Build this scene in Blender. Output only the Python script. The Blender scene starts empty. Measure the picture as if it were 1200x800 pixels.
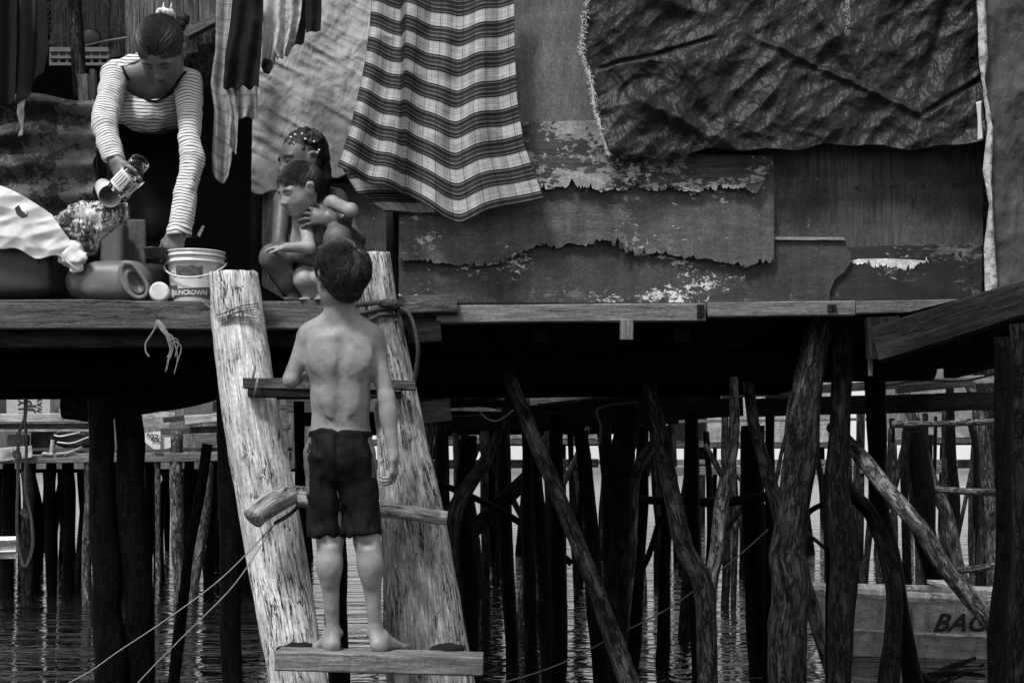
import bpy, math, random
import numpy as np
from mathutils import Vector, Matrix

random.seed(7)
RNG = np.random.default_rng(7)
SC = bpy.context.scene
COL = SC.collection
F = 1690.0      # focal length in photograph pixels (1200 wide)
CH = 1.25       # eye height above the water
PI = math.pi

# ---------------------------------------------------------------- camera, sky, sun, exposure
cam_d = bpy.data.cameras.new('camera')
cam = bpy.data.objects.new('camera', cam_d)
COL.objects.link(cam)
cam.location = (0, 0, CH)
cam.rotation_euler = (math.radians(90), 0, 0)
cam_d.sensor_width = 36
cam_d.lens = F / 1200 * 36
cam_d.shift_y = 150 / 1200
cam_d.clip_start = 0.05
cam_d.clip_end = 2000
SC.camera = cam

SUN_EL, SUN_AZ = 56.0, 214.0      # degrees; azimuth clockwise from +Y (sun behind the camera, to its left)
world = bpy.data.worlds.new('World')
SC.world = world
world.use_nodes = True
wt = world.node_tree
wt.nodes.clear()
sky = wt.nodes.new('ShaderNodeTexSky')
sky.sky_type = 'NISHITA'
sky.sun_disc = False
sky.sun_elevation = math.radians(SUN_EL)
sky.sun_rotation = math.radians(SUN_AZ)
sky.dust_density = 4.0
sky.air_density = 1.5
bw = wt.nodes.new('ShaderNodeRGBToBW')
bg = wt.nodes.new('ShaderNodeBackground')
wo = wt.nodes.new('ShaderNodeOutputWorld')
bg.inputs['Strength'].default_value = 0.15
wt.links.new(sky.outputs['Color'], bw.inputs['Color'])
# overcast: bright cloud cover over the clear sky
tc = wt.nodes.new('ShaderNodeTexCoord'); cn = wt.nodes.new('ShaderNodeTexNoise'); cr = wt.nodes.new('ShaderNodeValToRGB'); cm = wt.nodes.new('ShaderNodeMix')
cn.inputs['Scale'].default_value = 2.2; cn.inputs['Detail'].default_value = 5
cr.color_ramp.elements[0].position = .3; cr.color_ramp.elements[0].color = (3.6, 3.6, 3.6, 1)
cr.color_ramp.elements[1].position = .7; cr.color_ramp.elements[1].color = (6.2, 6.2, 6.2, 1)
cm.data_type = 'FLOAT'; cm.inputs[0].default_value = .9
wt.links.new(tc.outputs['Generated'], cn.inputs['Vector']); wt.links.new(cn.outputs['Fac'], cr.inputs['Fac'])
wt.links.new(bw.outputs['Val'], cm.inputs[2]); wt.links.new(cr.outputs['Color'], cm.inputs[3])
wt.links.new(cm.outputs[0], bg.inputs['Color'])
wt.links.new(bg.outputs['Background'], wo.inputs['Surface'])
sun_d = bpy.data.lights.new('sun', 'SUN')
sun_d.energy = 3.4
sun_d.angle = math.radians(12)
sun_d.color = (1, 1, 1)
sun = bpy.data.objects.new('sun', sun_d)
COL.objects.link(sun)
_e, _a = math.radians(SUN_EL), math.radians(SUN_AZ)
_dir = Vector((math.sin(_a) * math.cos(_e), math.cos(_a) * math.cos(_e), math.sin(_e)))
sun.rotation_euler = _dir.to_track_quat('Z', 'Y').to_euler()
SC.view_settings.view_transform = 'Standard'
SC.view_settings.look = 'None'
SC.view_settings.exposure = 0.3
SC.view_settings.gamma = 1.0
SC.view_settings.use_curve_mapping = False
SC.cycles.max_bounces = 6
SC.cycles.diffuse_bounces = 2
SC.cycles.glossy_bounces = 3
SC.cycles.transmission_bounces = 6
SC.cycles.sample_clamp_indirect = 4


def P(px, py, D):
    return np.array([(px - 600) * D / F, D, CH + (550 - py) * D / F])


def nrm(v):
    v = np.asarray(v, float)
    return v / (np.linalg.norm(v) + 1e-12)


# ---------------------------------------------------------------- noise (numpy)
def _hash(ix, iy, iz, s=0):
    n = (ix.astype(np.int64) * 73856093) ^ (iy.astype(np.int64) * 19349663) ^ (iz.astype(np.int64) * 83492791) ^ (s * 2654435)
    n = (n ^ (n >> 13)) & 0x7fffffff
    n = (n * ((n * n * 15731 + 789221) & 0x7fffffff) + 1376312589) & 0x7fffffff
    return n.astype(np.float64) / 0x7fffffff


def noise(p, s=0):
    p = np.asarray(p, float)
    i = np.floor(p).astype(np.int64)
    f = p - i
    u = f * f * f * (f * (f * 6 - 15) + 10)
    r = 0
    for dx in (0, 1):
        wx = u[..., 0] if dx else 1 - u[..., 0]
        for dy in (0, 1):
            wy = u[..., 1] if dy else 1 - u[..., 1]
            for dz in (0, 1):
                wz = u[..., 2] if dz else 1 - u[..., 2]
                r = r + wx * wy * wz * _hash(i[..., 0] + dx, i[..., 1] + dy, i[..., 2] + dz, s)
    return r * 2 - 1


def fbm(p, o=4, s=0, g=0.5):
    r = 0
    a = 1.0
    p = np.asarray(p, float)
    for k in range(o):
        r = r + a * noise(p * (2 ** k) + k * 17.3, s + k)
        a *= g
    return r


def ridged(p, o=3, s=0):
    r = 0
    a = 1.0
    p = np.asarray(p, float)
    for k in range(o):
        r = r + a * (1 - np.abs(noise(p * (1.9 ** k) + k * 9.1, s + k)) * 2)
        a *= 0.55
    return r


def worley(p, s=0):
    # distance to nearest random feature point (2D in x,y of p)
    p = np.asarray(p, float); i = np.floor(p[..., :2]).astype(np.int64); z = np.zeros_like(i[..., 0])
    best = np.full(p.shape[:-1], 9.0)
    for dx in (-1, 0, 1):
        for dy in (-1, 0, 1):
            a = i[..., 0] + dx; b = i[..., 1] + dy
            fx = a + _hash(a, b, z, s); fy = b + _hash(a, b, z + 1, s)
            best = np.minimum(best, np.hypot(p[..., 0] - fx, p[..., 1] - fy))
    return best


# ---------------------------------------------------------------- object helpers
def tag(o, label=None, cat=None, group=None, kind=None):
    if label: o['label'] = label
    if cat: o['category'] = cat
    if group: o['group'] = group
    if kind: o['kind'] = kind
    return o


def thing(name, label, cat, loc, group=None):
    o = bpy.data.objects.new(name, None)
    o.empty_display_size = 0.1
    COL.objects.link(o)
    o.location = loc
    return tag(o, label, cat, group)


def wloc(o):
    v = np.zeros(3)
    while o is not None:
        v = v + np.array(o.location)
        o = o.parent
    return v


class MB:
    def __init__(s):
        s.v, s.f, s.g, s.t = [], [], [], []
        s.n = 0

    def add(s, v, f, g=None, t=None):
        v = np.asarray(v, float).reshape(-1, 3)
        s.v.append(v)
        s.g.append(np.asarray(v if g is None else g, float).reshape(-1, 3))
        s.t.append(np.ones(len(v)) if t is None else np.asarray(t, float).ravel())
        n = s.n
        s.f.extend([tuple(int(i) + n for i in q) for q in f])
        s.n += len(v)
        return s

    def merge(s, o):
        n = s.n
        s.v += o.v; s.g += o.g; s.t += o.t
        s.f.extend([tuple(i + n for i in q) for q in o.f])
        s.n += o.n
        return s

    def build(s, name, mat, parent=None, smooth=False, label=None, cat=None, group=None, kind=None, origin=None):
        V = np.concatenate(s.v); G = np.concatenate(s.g); T = np.concatenate(s.t)
        me = bpy.data.meshes.new(name)
        if parent is not None:
            off = wloc(parent)
        elif origin is not None:
            off = np.asarray(origin, float)
        else:
            off = np.array([(V[:, 0].min() + V[:, 0].max()) / 2, (V[:, 1].min() + V[:, 1].max()) / 2, V[:, 2].min()])
        me.from_pydata((V - off).tolist(), [], s.f)
        a = me.attributes.new('gc', 'FLOAT_VECTOR', 'POINT')
        a.data.foreach_set('vector', G.astype(np.float32).ravel())
        a = me.attributes.new('tint', 'FLOAT', 'POINT')
        a.data.foreach_set('value', T.astype(np.float32))
        if smooth:
            me.polygons.foreach_set('use_smooth', [True] * len(me.polygons))
        me.materials.append(mat)
        me.update()
        o = bpy.data.objects.new(name, me)
        COL.objects.link(o)
        if parent is not None:
            o.parent = parent
        else:
            o.location = off
        return tag(o, label, cat, group, kind)


def copy_tree(o, parent=None):
    c = o.copy()
    COL.objects.link(c)
    c.parent = parent
    for ch in o.children:
        copy_tree(ch, c)
    return c


# ---------------------------------------------------------------- shape helpers
def spline(pts, n=24):
    pts = np.asarray(pts, float)
    if len(pts) == 2:
        t = np.linspace(0, 1, n)[:, None]
        return pts[0] * (1 - t) + pts[1] * t
    q = np.vstack([2 * pts[0] - pts[1], pts, 2 * pts[-1] - pts[-2]])
    L = len(pts) - 1
    out = []
    for t in np.linspace(0, L, n):
        i = min(int(t), L - 1); f = t - i
        a, b, c, d = q[i], q[i + 1], q[i + 2], q[i + 3]
        out.append(0.5 * ((2 * b) + (c - a) * f + (2 * a - 5 * b + 4 * c - d) * f * f + (3 * b - a - 3 * c + d) * f ** 3))
    return np.array(out)


def tube(path, rad, n=10, amp=0.0, seed=0, nf=8.0, caps=True, mb=None, flat=1.0, lump=0.0):
    path = np.asarray(path, float)
    m = len(path)
    rad = np.broadcast_to(np.asarray(rad, float), (m,)) if np.ndim(rad) == 0 else np.interp(np.linspace(0, 1, m), np.linspace(0, 1, len(rad)), rad)
    T = np.gradient(path, axis=0)
    T /= np.linalg.norm(T, axis=1)[:, None] + 1e-12
    up = np.array([0, 0, 1.0]) if abs(T[0][2]) < 0.8 else np.array([1.0, 0, 0])
    U = np.cross(T[0], up); U /= np.linalg.norm(U)
    seg = np.r_[0, np.cumsum(np.linalg.norm(np.diff(path, axis=0), axis=1))]
    V, G = [], []
    th = np.linspace(0, 2 * PI, n, endpoint=False)
    off = np.array([seed * 3.71 % 50, seed * 1.33 % 50, seed * 7.7 % 50])
    for i in range(m):
        U = U - T[i] * np.dot(U, T[i]); U /= np.linalg.norm(U)
        W = np.cross(T[i], U)
        g = np.stack([np.cos(th) * rad[i], np.sin(th) * rad[i], np.full(n, seg[i])], 1) + off
        r = rad[i] * np.ones(n)
        if amp:
            r = r * (1 + amp * fbm(g * nf * np.array([1, 1, .35]), 3, seed) + lump * noise(g * 3.1, seed + 5))
        V.append(path[i] + (np.cos(th) * r)[:, None] * U + (np.sin(th) * r * flat)[:, None] * W)
        G.append(g)
    V = np.concatenate(V); G = np.concatenate(G)
    Fc = []
    for i in range(m - 1):
        for j in range(n):
            k = (j + 1) % n
            Fc.append((i * n + j, i * n + k, (i + 1) * n + k, (i + 1) * n + j))
    if caps:
        for e, rev in ((0, True), (m - 1, False)):
            c = len(V)
            V = np.vstack([V, path[e]]); G = np.vstack([G, np.r_[off[:2], seg[e] + off[2]]])
            for j in range(n):
                k = (j + 1) % n
                Fc.append((c, e * n + k, e * n + j) if rev else (c, e * n + j, e * n + k))
    mb = mb or MB()
    return mb.add(V, Fc, G)


def pole(pts, D, w, n=30, sides=14, amp=.10, seed=0, lump=.12, nf=9.0, mb=None, ext=None, wob=.26):
    """pts: photo pixels [(px,py)] or [(px,py,D)], w: widths in pixels at the points"""
    q = [P(p[0], p[1], p[2] if len(p) > 2 else D) for p in pts]
    if ext is not None:           # carry on downwards below the water
        d = nrm(q[-1] - q[-2]); t = (ext - q[-1][2]) / min(d[2], -.2)
        q.append(q[-1] + d * t)
    ww = [w] * len(q) if np.ndim(w) == 0 else list(w) + [w[-1]] * (len(q) - len(w))
    r = [ww[i] / 2 * q[i][1] / F for i in range(len(q))]
    path = spline(q, n)
    zz_ = np.linspace(0, 1, n) * np.linalg.norm(q[-1] - q[0])
    rm = float(np.mean(r)); en = np.minimum(1, np.minimum(np.arange(n), np.arange(n)[::-1]) / 3.0)
    path[:, 0] += wob * rm * en * fbm(np.stack([zz_ * 2.6, zz_ * 0 + seed, zz_ * 0], 1), 3, seed)
    path[:, 1] += wob * rm * en * fbm(np.stack([zz_ * 2.2, zz_ * 0 + seed, zz_ * 0 + 5], 1), 2, seed)
    return tube(path, spline(np.array(r)[:, None] * np.ones((1, 3)), n)[:, 0], sides, amp, seed, nf, lump=lump, mb=mb)


def board(a, b, w, t, up=(0, 0, 1), seed=0, n=10, jit=.03, mb=None, ch=.08, bow=0.0):
    """a rough board from a to b; w across (along up), t thick"""
    a = np.asarray(a, float); b = np.asarray(b, float)
    d = nrm(b - a); up = np.asarray(up, float); up = nrm(up - d * np.dot(up, d)); s = np.cross(d, up)
    L = np.linalg.norm(b - a)
    c = min(w, t) * ch
    hw, ht = w / 2, t / 2
    prof = np.array([(-hw + c, -ht), (hw - c, -ht), (hw, -ht + c), (hw, ht - c), (hw - c, ht), (-hw + c, ht), (-hw, ht - c), (-hw, -ht + c)])
    V, G = [], []
    off = np.array([seed * 2.91 % 40, seed * 5.3 % 40, seed * 1.7 % 40])
    for i in range(n + 1):
        f = i / n
        g = np.stack([prof[:, 0], prof[:, 1], np.full(8, f * L)], 1) + off
        j = 1 + jit * noise(g * np.array([3, 3, 4]) + 3, seed)
        pp = prof * j[:, None]
        base = a + d * (L * f) + up * (bow * math.sin(PI * f) + min(w, .1) * jit * .5 * float(noise(np.array([[f * L * 2.0, seed, 0]]), seed)[0]))
        V.append(base + pp[:, :1] * up + pp[:, 1:] * s)
        G.append(g)
    V = np.concatenate(V); G = np.concatenate(G)
    # slightly uneven sawn ends
    V[:8] += d * (.02 * w * noise(G[:8] * 40, seed))[:, None]
    V[-8:] += d * (.02 * w * noise(G[-8:] * 40, seed))[:, None]
    Fc = [(i * 8 + j, (i + 1) * 8 + j, (i + 1) * 8 + (j + 1) % 8, i * 8 + (j + 1) % 8) for i in range(n) for j in range(8)]
    Fc += [tuple(range(8)), tuple(n * 8 + i for i in reversed(range(8)))]
    mb = mb or MB()
    return mb.add(V, Fc, G)


def roughen(pts, step=6, amp=1.5, seed=0):
    """subdivide a pixel outline and jitter it"""
    out = []
    r = random.Random(seed)
    for i in range(len(pts)):
        a = np.array(pts[i], float); b = np.array(pts[(i + 1) % len(pts)], float)
        k = max(1, int(np.linalg.norm(b - a) / step))
        for j in range(k):
            p = a + (b - a) * j / k
            if j: p = p + np.array([r.uniform(-amp, amp), r.uniform(-amp, amp)])
            out.append(tuple(p))
    return out


def panel(pts, D, t, seed=0, mb=None, tilt=0.0, vert=False):
    """flat sheet with a pixel outline standing at depth D, t metres thick (towards +y)"""
    q = np.array([P(p[0], p[1], D) for p in pts])
    if tilt: q[:, 1] += tilt * (q[:, 2] - q[:, 2].min())
    area = 0
    for i in range(len(q)):
        j = (i + 1) % len(q)
        area += q[i][0] * q[j][2] - q[j][0] * q[i][2]
    if area < 0: q = q[::-1]
    n = len(q)
    back = q + np.array([0, t, 0])
    off = np.array([seed * 2.3 % 30, seed * 4.1 % 30, seed * 1.1 % 30])
    # x -> grain axis z
    g = (q if vert else np.stack([q[:, 2], q[:, 1], q[:, 0]], 1)) + off
    Fc = [tuple(range(n)), tuple(2 * n - 1 - i for i in range(n))] + [(i, i + n, (i + 1) % n + n, (i + 1) % n) for i in range(n)]
    mb = mb or MB()
    return mb.add(np.vstack([q, back]), Fc, np.vstack([g, g + [0, t, 0]]))


def box(c, h, mb=None, ax=None, seed=0):
    c = np.asarray(c, float)
    A = np.eye(3) if ax is None else np.asarray(ax, float)
    s = np.array([(x, y, z) for x in (-1, 1) for y in (-1, 1) for z in (-1, 1)], float) * np.asarray(h, float)
    Fc = [(0, 1, 3, 2), (4, 6, 7, 5), (0, 4, 5, 1), (2, 3, 7, 6), (0, 2, 6, 4), (1, 5, 7, 3)]
    mb = mb or MB()
    return mb.add(c + s @ A, Fc, s + seed * 1.37)


def lathe(c, prof, axis=(0, 0, 1), n=40, mb=None, wob=0.0, seed=0):
    """prof: [(r, h)] along the axis"""
    ax = nrm(axis); u = nrm(np.cross(ax, [0, 1, 0.01])); v = np.cross(ax, u)
    th = np.linspace(0, 2 * PI, n, endpoint=False)
    V, G = [], []
    for r, h in prof:
        rr = r * (1 + wob * noise(np.stack([np.cos(th) * 1.5, np.sin(th) * 1.5, np.full(n, h * 8)], 1), seed))
        V.append(np.asarray(c) + ax * h + (np.cos(th) * rr)[:, None] * u + (np.sin(th) * rr)[:, None] * v)
        G.append(np.stack([np.cos(th) * r, np.sin(th) * r, np.full(n, h)], 1))
    Fc = [(i * n + j, (i + 1) * n + j, (i + 1) * n + (j + 1) % n, i * n + (j + 1) % n) for i in range(len(prof) - 1) for j in range(n)]
    mb = mb or MB()
    return mb.add(np.concatenate(V), Fc, np.concatenate(G))


def sheet(left, right, D, nu=60, nv=60, disp=None, top=None, bottom=None, thick=.003, size=None, mb=None, sag=None):
    """hanging cloth: left/right = pixel polylines from top to bottom; disp(u,v,X)->metres towards the camera.
    bottom(u)->extra pixels added to y at v=1 (fades upward)"""
    def res(pl, n):
        pl = np.asarray(pl, float)
        s = np.r_[0, np.cumsum(np.linalg.norm(np.diff(pl, axis=0), axis=1))]; s /= s[-1]
        t = np.linspace(0, 1, n)
        return np.stack([np.interp(t, s, pl[:, k]) for k in (0, 1)], 1)
    Lf, Rt = res(left, nv), res(right, nv)
    u = np.linspace(0, 1, nu)[None, :]; v = np.linspace(0, 1, nv)[:, None]
    px = Lf[:, :1] * (1 - u) + Rt[:, :1] * u
    py = Lf[:, 1:] * (1 - u) + Rt[:, 1:] * u
    U = np.broadcast_to(u, px.shape); Vv = np.broadcast_to(v, px.shape)
    if sag is not None: py = py + sag(U, Vv)
    if bottom is not None: py = py + bottom(U) * Vv ** 2
    if top is not None: py = py + top(U) * (1 - Vv) ** 2
    X = np.stack([(px - 600) * D / F, np.full(px.shape, float(D)), CH + (550 - py) * D / F], -1)
    if disp is not None:
        X[..., 1] -= disp(U, Vv, X)
    sz = size or (np.linalg.norm(X[0, 0] - X[0, -1]), np.linalg.norm(X[0, 0] - X[-1, 0]))
    G = np.stack([U * sz[0], Vv * sz[1], np.zeros_like(U)], -1)
    n = nu * nv
    Fc = [(i * nu + j, (i + 1) * nu + j, (i + 1) * nu + j + 1, i * nu + j + 1) for i in range(nv - 1) for j in range(nu - 1)]
    back = X.copy(); back[..., 1] += thick
    Fb = [tuple(n + q for q in reversed(f)) for f in Fc]
    bd = [(0, j) for j in range(nu - 1)] + [(i, nu - 1) for i in range(nv - 1)] + [(nv - 1, j) for j in range(nu - 1, 0, -1)] + [(i, 0) for i in range(nv - 1, 0, -1)]
    ids = [i * nu + j for i, j in bd]
    Fs = [(ids[k], ids[(k + 1) % len(ids)], ids[(k + 1) % len(ids)] + n, ids[k] + n) for k in range(len(ids))]
    mb = mb or MB()
    return mb.add(np.concatenate([X.reshape(-1, 3), back.reshape(-1, 3)]), Fc + Fb + Fs, np.concatenate([G.reshape(-1, 3)] * 2))


def text2d(s, size, shear=0.0, bold=0.0, spacing=1.0):
    cu = bpy.data.curves.new('text', 'FONT')
    cu.body = s; cu.size = size; cu.shear = shear; cu.offset = bold; cu.space_character = spacing
    cu.align_x = 'CENTER'; cu.align_y = 'CENTER'; cu.resolution_u = 3
    o = bpy.data.objects.new('text', cu)
    COL.objects.link(o)
    dg = bpy.context.evaluated_depsgraph_get()
    me = bpy.data.meshes.new_from_object(o.evaluated_get(dg))
    V = np.array([v.co[:] for v in me.vertices]); Fc = [tuple(p.vertices) for p in me.polygons]
    bpy.data.objects.remove(o); bpy.data.curves.remove(cu); bpy.data.meshes.remove(me)
    return V, Fc


def text_on(s, size, c, ux, uy, mb=None, **k):
    V, Fc = text2d(s, size, **k)
    X = np.asarray(c) + V[:, :1] * np.asarray(ux, float) + V[:, 1:2] * np.asarray(uy, float)
    mb = mb or MB()
    return mb.add(X, Fc)


def torn(top, bot, D, t, seed=0, amp=1.0, step=2.2, curl=.0):
    """panel between a plain top edge and a torn bottom edge (pixel polylines, x rising)"""
    top = np.array(top, float); bot = np.array(sorted(bot), float)
    x0, x1 = bot[0][0], bot[-1][0]
    r = random.Random(seed); xs = [x0]
    while xs[-1] < x1 - step: xs.append(xs[-1] + r.uniform(.5, 1.4) * step)
    xs.append(x1); xs = np.array(xs)
    yb = np.interp(xs, bot[:, 0], bot[:, 1]); yt = np.interp(xs, top[:, 0], top[:, 1])
    n1 = fbm(np.stack([xs * .11, xs * 0, xs * 0 + seed], 1), 4, seed)
    sp = np.array([r.random() ** 7 * 7 for _ in xs])
    yb = yb + amp * (n1 * 1.6 + np.array([r.uniform(-.9, .9) for _ in xs])) - sp * amp
    rows = 6; n = len(xs); V = []
    for k in range(rows + 1):
        f = k / rows; py = yt * (1 - f) + yb * f
        for x, y in zip(xs, py): V.append(P(x, y, D) + np.array([0, -curl * f ** 4 * (1 + .5 * math.sin(x * .07 + seed)), 0]))
    V = np.array(V); off = np.array([seed * 2.3 % 30, seed * 4.1 % 30, seed * 1.1 % 30])
    g = np.stack([V[:, 2], V[:, 1], V[:, 0]], 1) + off; N = len(V)
    Fc = [(k * n + i, (k + 1) * n + i, (k + 1) * n + i + 1, k * n + i + 1) for k in range(rows) for i in range(n - 1)]
    Fc += [tuple(N + q for q in reversed(f)) for f in list(Fc)]
    for i in range(n - 1): Fc += [(rows * n + i, N + rows * n + i, N + rows * n + i + 1, rows * n + i + 1), (i + 1, N + i + 1, N + i, i)]
    for k in range(rows): Fc += [(k * n, N + k * n, N + (k + 1) * n, (k + 1) * n), (k * n + n - 1, (k + 1) * n + n - 1, N + (k + 1) * n + n - 1, N + k * n + n - 1)]
    return MB().add(np.vstack([V, V + [0, t, 0]]), Fc, np.vstack([g, g + [0, t, 0]]))


# ---------------------------------------------------------------- smooth solid modelling (bodies, clothes, jugs)
class SDF:
    def __init__(s, h):
        s.h = h; s.ops = []

    def seg(s, a, b, ra, rb=None, k=.02, u=None, neg=False, tg=0):
        """tapered limb from a to b; radii scalar, or (ru, rv) with ru along u"""
        ra = np.atleast_1d(ra).astype(float); rb = ra if rb is None else np.atleast_1d(rb).astype(float)
        if len(ra) == 1: ra = np.r_[ra, ra]
        if len(rb) == 1: rb = np.r_[rb, rb]
        s.ops.append(('seg', np.asarray(a, float), np.asarray(b, float), ra, rb, k, u, neg, tg)); return s

    def ell(s, c, r, k=.02, ax=None, neg=False, tg=0):
        r = np.ones(3) * r if np.ndim(r) == 0 else np.asarray(r, float)
        s.ops.append(('ell', np.asarray(c, float), r, np.eye(3) if ax is None else np.asarray(ax, float), k, neg, tg)); return s

    def box(s, c, h, rd=.01, k=.01, ax=None, neg=False, tg=0):
        s.ops.append(('box', np.asarray(c, float), np.asarray(h, float), rd, np.eye(3) if ax is None else np.asarray(ax, float), k, neg, tg)); return s

    def cut(s, p, n, k=.003):
        s.ops.append(('cut', np.asarray(p, float), nrm(n), k)); return s

    @staticmethod
    def dist(op, X):
        if op[0] == 'seg':
            a, b, ra, rb, u = op[1], op[2], op[3], op[4], op[6]
            d = b - a; L2 = d @ d + 1e-12
            q = X - a
            t = np.clip((q @ d) / L2, 0, 1)
            q = q - t[..., None] * d
            if u is None:
                return np.sqrt((q * q).sum(-1)) - (ra[0] + (rb[0] - ra[0]) * t)
            ax = nrm(d); uu = nrm(np.asarray(u, float) - ax * np.dot(u, ax)); vv = np.cross(ax, uu)
            ru = ra[0] + (rb[0] - ra[0]) * t; rv = ra[1] + (rb[1] - ra[1]) * t; rw = np.minimum(ru, rv)
            x, y, z = q @ uu, q @ vv, q @ ax
            k0 = np.sqrt((x / ru) ** 2 + (y / rv) ** 2 + (z / rw) ** 2)
            k1 = np.sqrt((x / ru ** 2) ** 2 + (y / rv ** 2) ** 2 + (z / rw ** 2) ** 2) + 1e-9
            return np.where(k0 < .01, -rw, k0 * (k0 - 1) / k1)
        if op[0] == 'ell':
            q = (X - op[1]) @ op[3].T / op[2]
            k0 = np.sqrt((q * q).sum(-1)); k1 = np.sqrt(((q / op[2]) ** 2).sum(-1)) + 1e-9
            return np.where(k0 < .01, -op[2].min(), k0 * (k0 - 1) / k1)
        if op[0] == 'box':
            q = np.abs((X - op[1]) @ op[4].T) - op[2] + op[3]
            return np.sqrt((np.maximum(q, 0) ** 2).sum(-1)) + np.minimum(q.max(-1), 0) - op[3]
        if op[0] == 'cut':
            return (X - op[1]) @ op[2]

    @staticmethod
    def bb(op):
        if op[0] == 'seg':
            r = max(op[3].max(), op[4].max())
            return np.minimum(op[1], op[2]) - r, np.maximum(op[1], op[2]) + r
        if op[0] == 'ell':
            r = np.linalg.norm(op[3] * op[2][:, None], axis=0); return op[1] - r, op[1] + r
        if op[0] == 'box':
            r = np.linalg.norm(op[2]); return op[1] - r, op[1] + r

    def mesh(s, disp=None, relax=1):
        bbs = [s.bb(o) for o in s.ops if o[0] != 'cut' and not o[-2]]
        lo = np.min([b[0] for b in bbs], 0) - 4 * s.h; hi = np.max([b[1] for b in bbs], 0) + 4 * s.h
        n = np.ceil((hi - lo) / s.h).astype(int) + 1
        ph = np.full(n, .5, np.float32)
        axs = [lo[i] + np.arange(n[i]) * s.h for i in range(3)]
        for op in s.ops:
            if op[0] == 'cut':
                a, b = np.zeros(3, int), n
            else:
                k = op[5] if op[0] in ('seg', 'box') else op[4]
                l, h_ = s.bb(op); m = k + 4 * s.h + .01
                a = np.clip(np.floor((l - m - lo) / s.h).astype(int), 0, n); b = np.clip(np.ceil((h_ + m - lo) / s.h).astype(int) + 1, 0, n)
                if (b <= a).any(): continue
            X = np.stack(np.meshgrid(*[axs[i][a[i]:b[i]] for i in range(3)], indexing='ij'), -1)
            d = s.dist(op, X)
            sub = ph[a[0]:b[0], a[1]:b[1], a[2]:b[2]]
            if op[0] == 'cut':
                k = op[3]; d = d; neg = True; dd = d
            else:
                neg = op[-2]; dd = -d if neg else d
            if neg:
                hh = np.maximum(k - np.abs(sub - dd), 0) / max(k, 1e-6)
                r = np.maximum(sub, dd) + hh * hh * k * .25
            else:
                hh = np.maximum(k - np.abs(sub - dd), 0) / max(k, 1e-6)
                r = np.minimum(sub, dd) - hh * hh * k * .25
            ph[a[0]:b[0], a[1]:b[1], a[2]:b[2]] = r
        if disp is not None:
            near = np.argwhere(np.abs(ph) < 6 * s.h + .02)
            ph[tuple(near.T)] += disp(lo + near * s.h)
        V, Q = nets(ph)
        V = lo + V * s.h
        if relax and len(Q):
            for _ in range(relax):
                acc = np.zeros_like(V); cnt = np.zeros(len(V))
                for i in range(4):
                    for j in (1, 3):
                        np.add.at(acc, Q[:, i], V[Q[:, (i + j) % 4]]); np.add.at(cnt, Q[:, i], 1)
                V = V * .5 + .5 * acc / np.maximum(cnt, 1)[:, None]
        return V, Q

    def nearest(s, V, tags=None):
        best = np.full(len(V), 1e9); idx = np.zeros(len(V), int)
        for i, op in enumerate(s.ops):
            if op[0] == 'cut' or op[-2]: continue
            d = s.dist(op, V)
            m = d < best
            best[m] = d[m]; idx[m] = i
        return idx

    def mb(s, disp=None, relax=1, g=None, t=None):
        V, Q = s.mesh(disp, relax)
        G = V if g is None else g(V, s)
        T = None if t is None else t(V)
        m = MB()
        m.v.append(V); m.g.append(G); m.t.append(np.ones(len(V)) if T is None else T)
        m.f = [tuple(q) for q in Q.tolist()]; m.n = len(V)
        return m


def nets(ph):
    S = ph < 0
    n = np.array(ph.shape)
    c = np.zeros(n - 1, np.uint8)
    for dx in (0, 1):
        for dy in (0, 1):
            for dz in (0, 1):
                c += S[dx:n[0] - 1 + dx, dy:n[1] - 1 + dy, dz:n[2] - 1 + dz]
    act = np.argwhere((c > 0) & (c < 8))
    idm = np.full(n - 1, -1, np.int64)
    idm[tuple(act.T)] = np.arange(len(act))
    acc = np.zeros((len(act), 3)); cnt = np.zeros(len(act))
    for ax in range(3):
        o = [0, 0, 0]; o[ax] = 1
        oth = [i for i in range(3) if i != ax]
        for d1 in (0, 1):
            for d2 in (0, 1):
                b = np.zeros(3, int); b[oth[0]] = d1; b[oth[1]] = d2
                p0 = act + b; p1 = p0 + np.array(o)
                f0 = ph[tuple(p0.T)].astype(float); f1 = ph[tuple(p1.T)].astype(float)
                m = (f0 < 0) != (f1 < 0)
                t = np.where(m, f0 / (f0 - f1 + 1e-20), 0)
                q = b + t[:, None] * np.array(o)
                acc[m] += q[m]; cnt[m] += 1
    V = act + acc / np.maximum(cnt, 1)[:, None]
    Q = []
    for ax in range(3):
        oth = [(ax + 1) % 3, (ax + 2) % 3]
        sl0 = [slice(None)] * 3; sl1 = [slice(None)] * 3
        sl0[ax] = slice(0, n[ax] - 1); sl1[ax] = slice(1, n[ax])
        for o in oth:
            sl0[o] = slice(1, n[o] - 1); sl1[o] = slice(1, n[o] - 1)
        a = S[tuple(sl0)]; b = S[tuple(sl1)]
        e = np.argwhere(a != b)
        if not len(e): continue
        ins = a[tuple(e.T)]
        base = e.copy()
        for o in oth: base[:, o] += 1
        q = []
        for d in ((0, 0), (1, 0), (1, 1), (0, 1)):
            p = base.copy(); p[:, oth[0]] -= d[0]; p[:, oth[1]] -= d[1]
            q.append(idm[tuple(p.T)])
        q = np.stack(q, 1)
        q = np.where(ins[:, None], q, q[:, ::-1])
        Q.append(q)
    return V, np.concatenate(Q)


def frame(fwd, up):
    f = nrm(fwd); u = np.asarray(up, float); u = nrm(u - f * np.dot(u, f)); r = np.cross(f, u)
    return np.array([r, f, u])     # rows: right, forward, up

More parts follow.
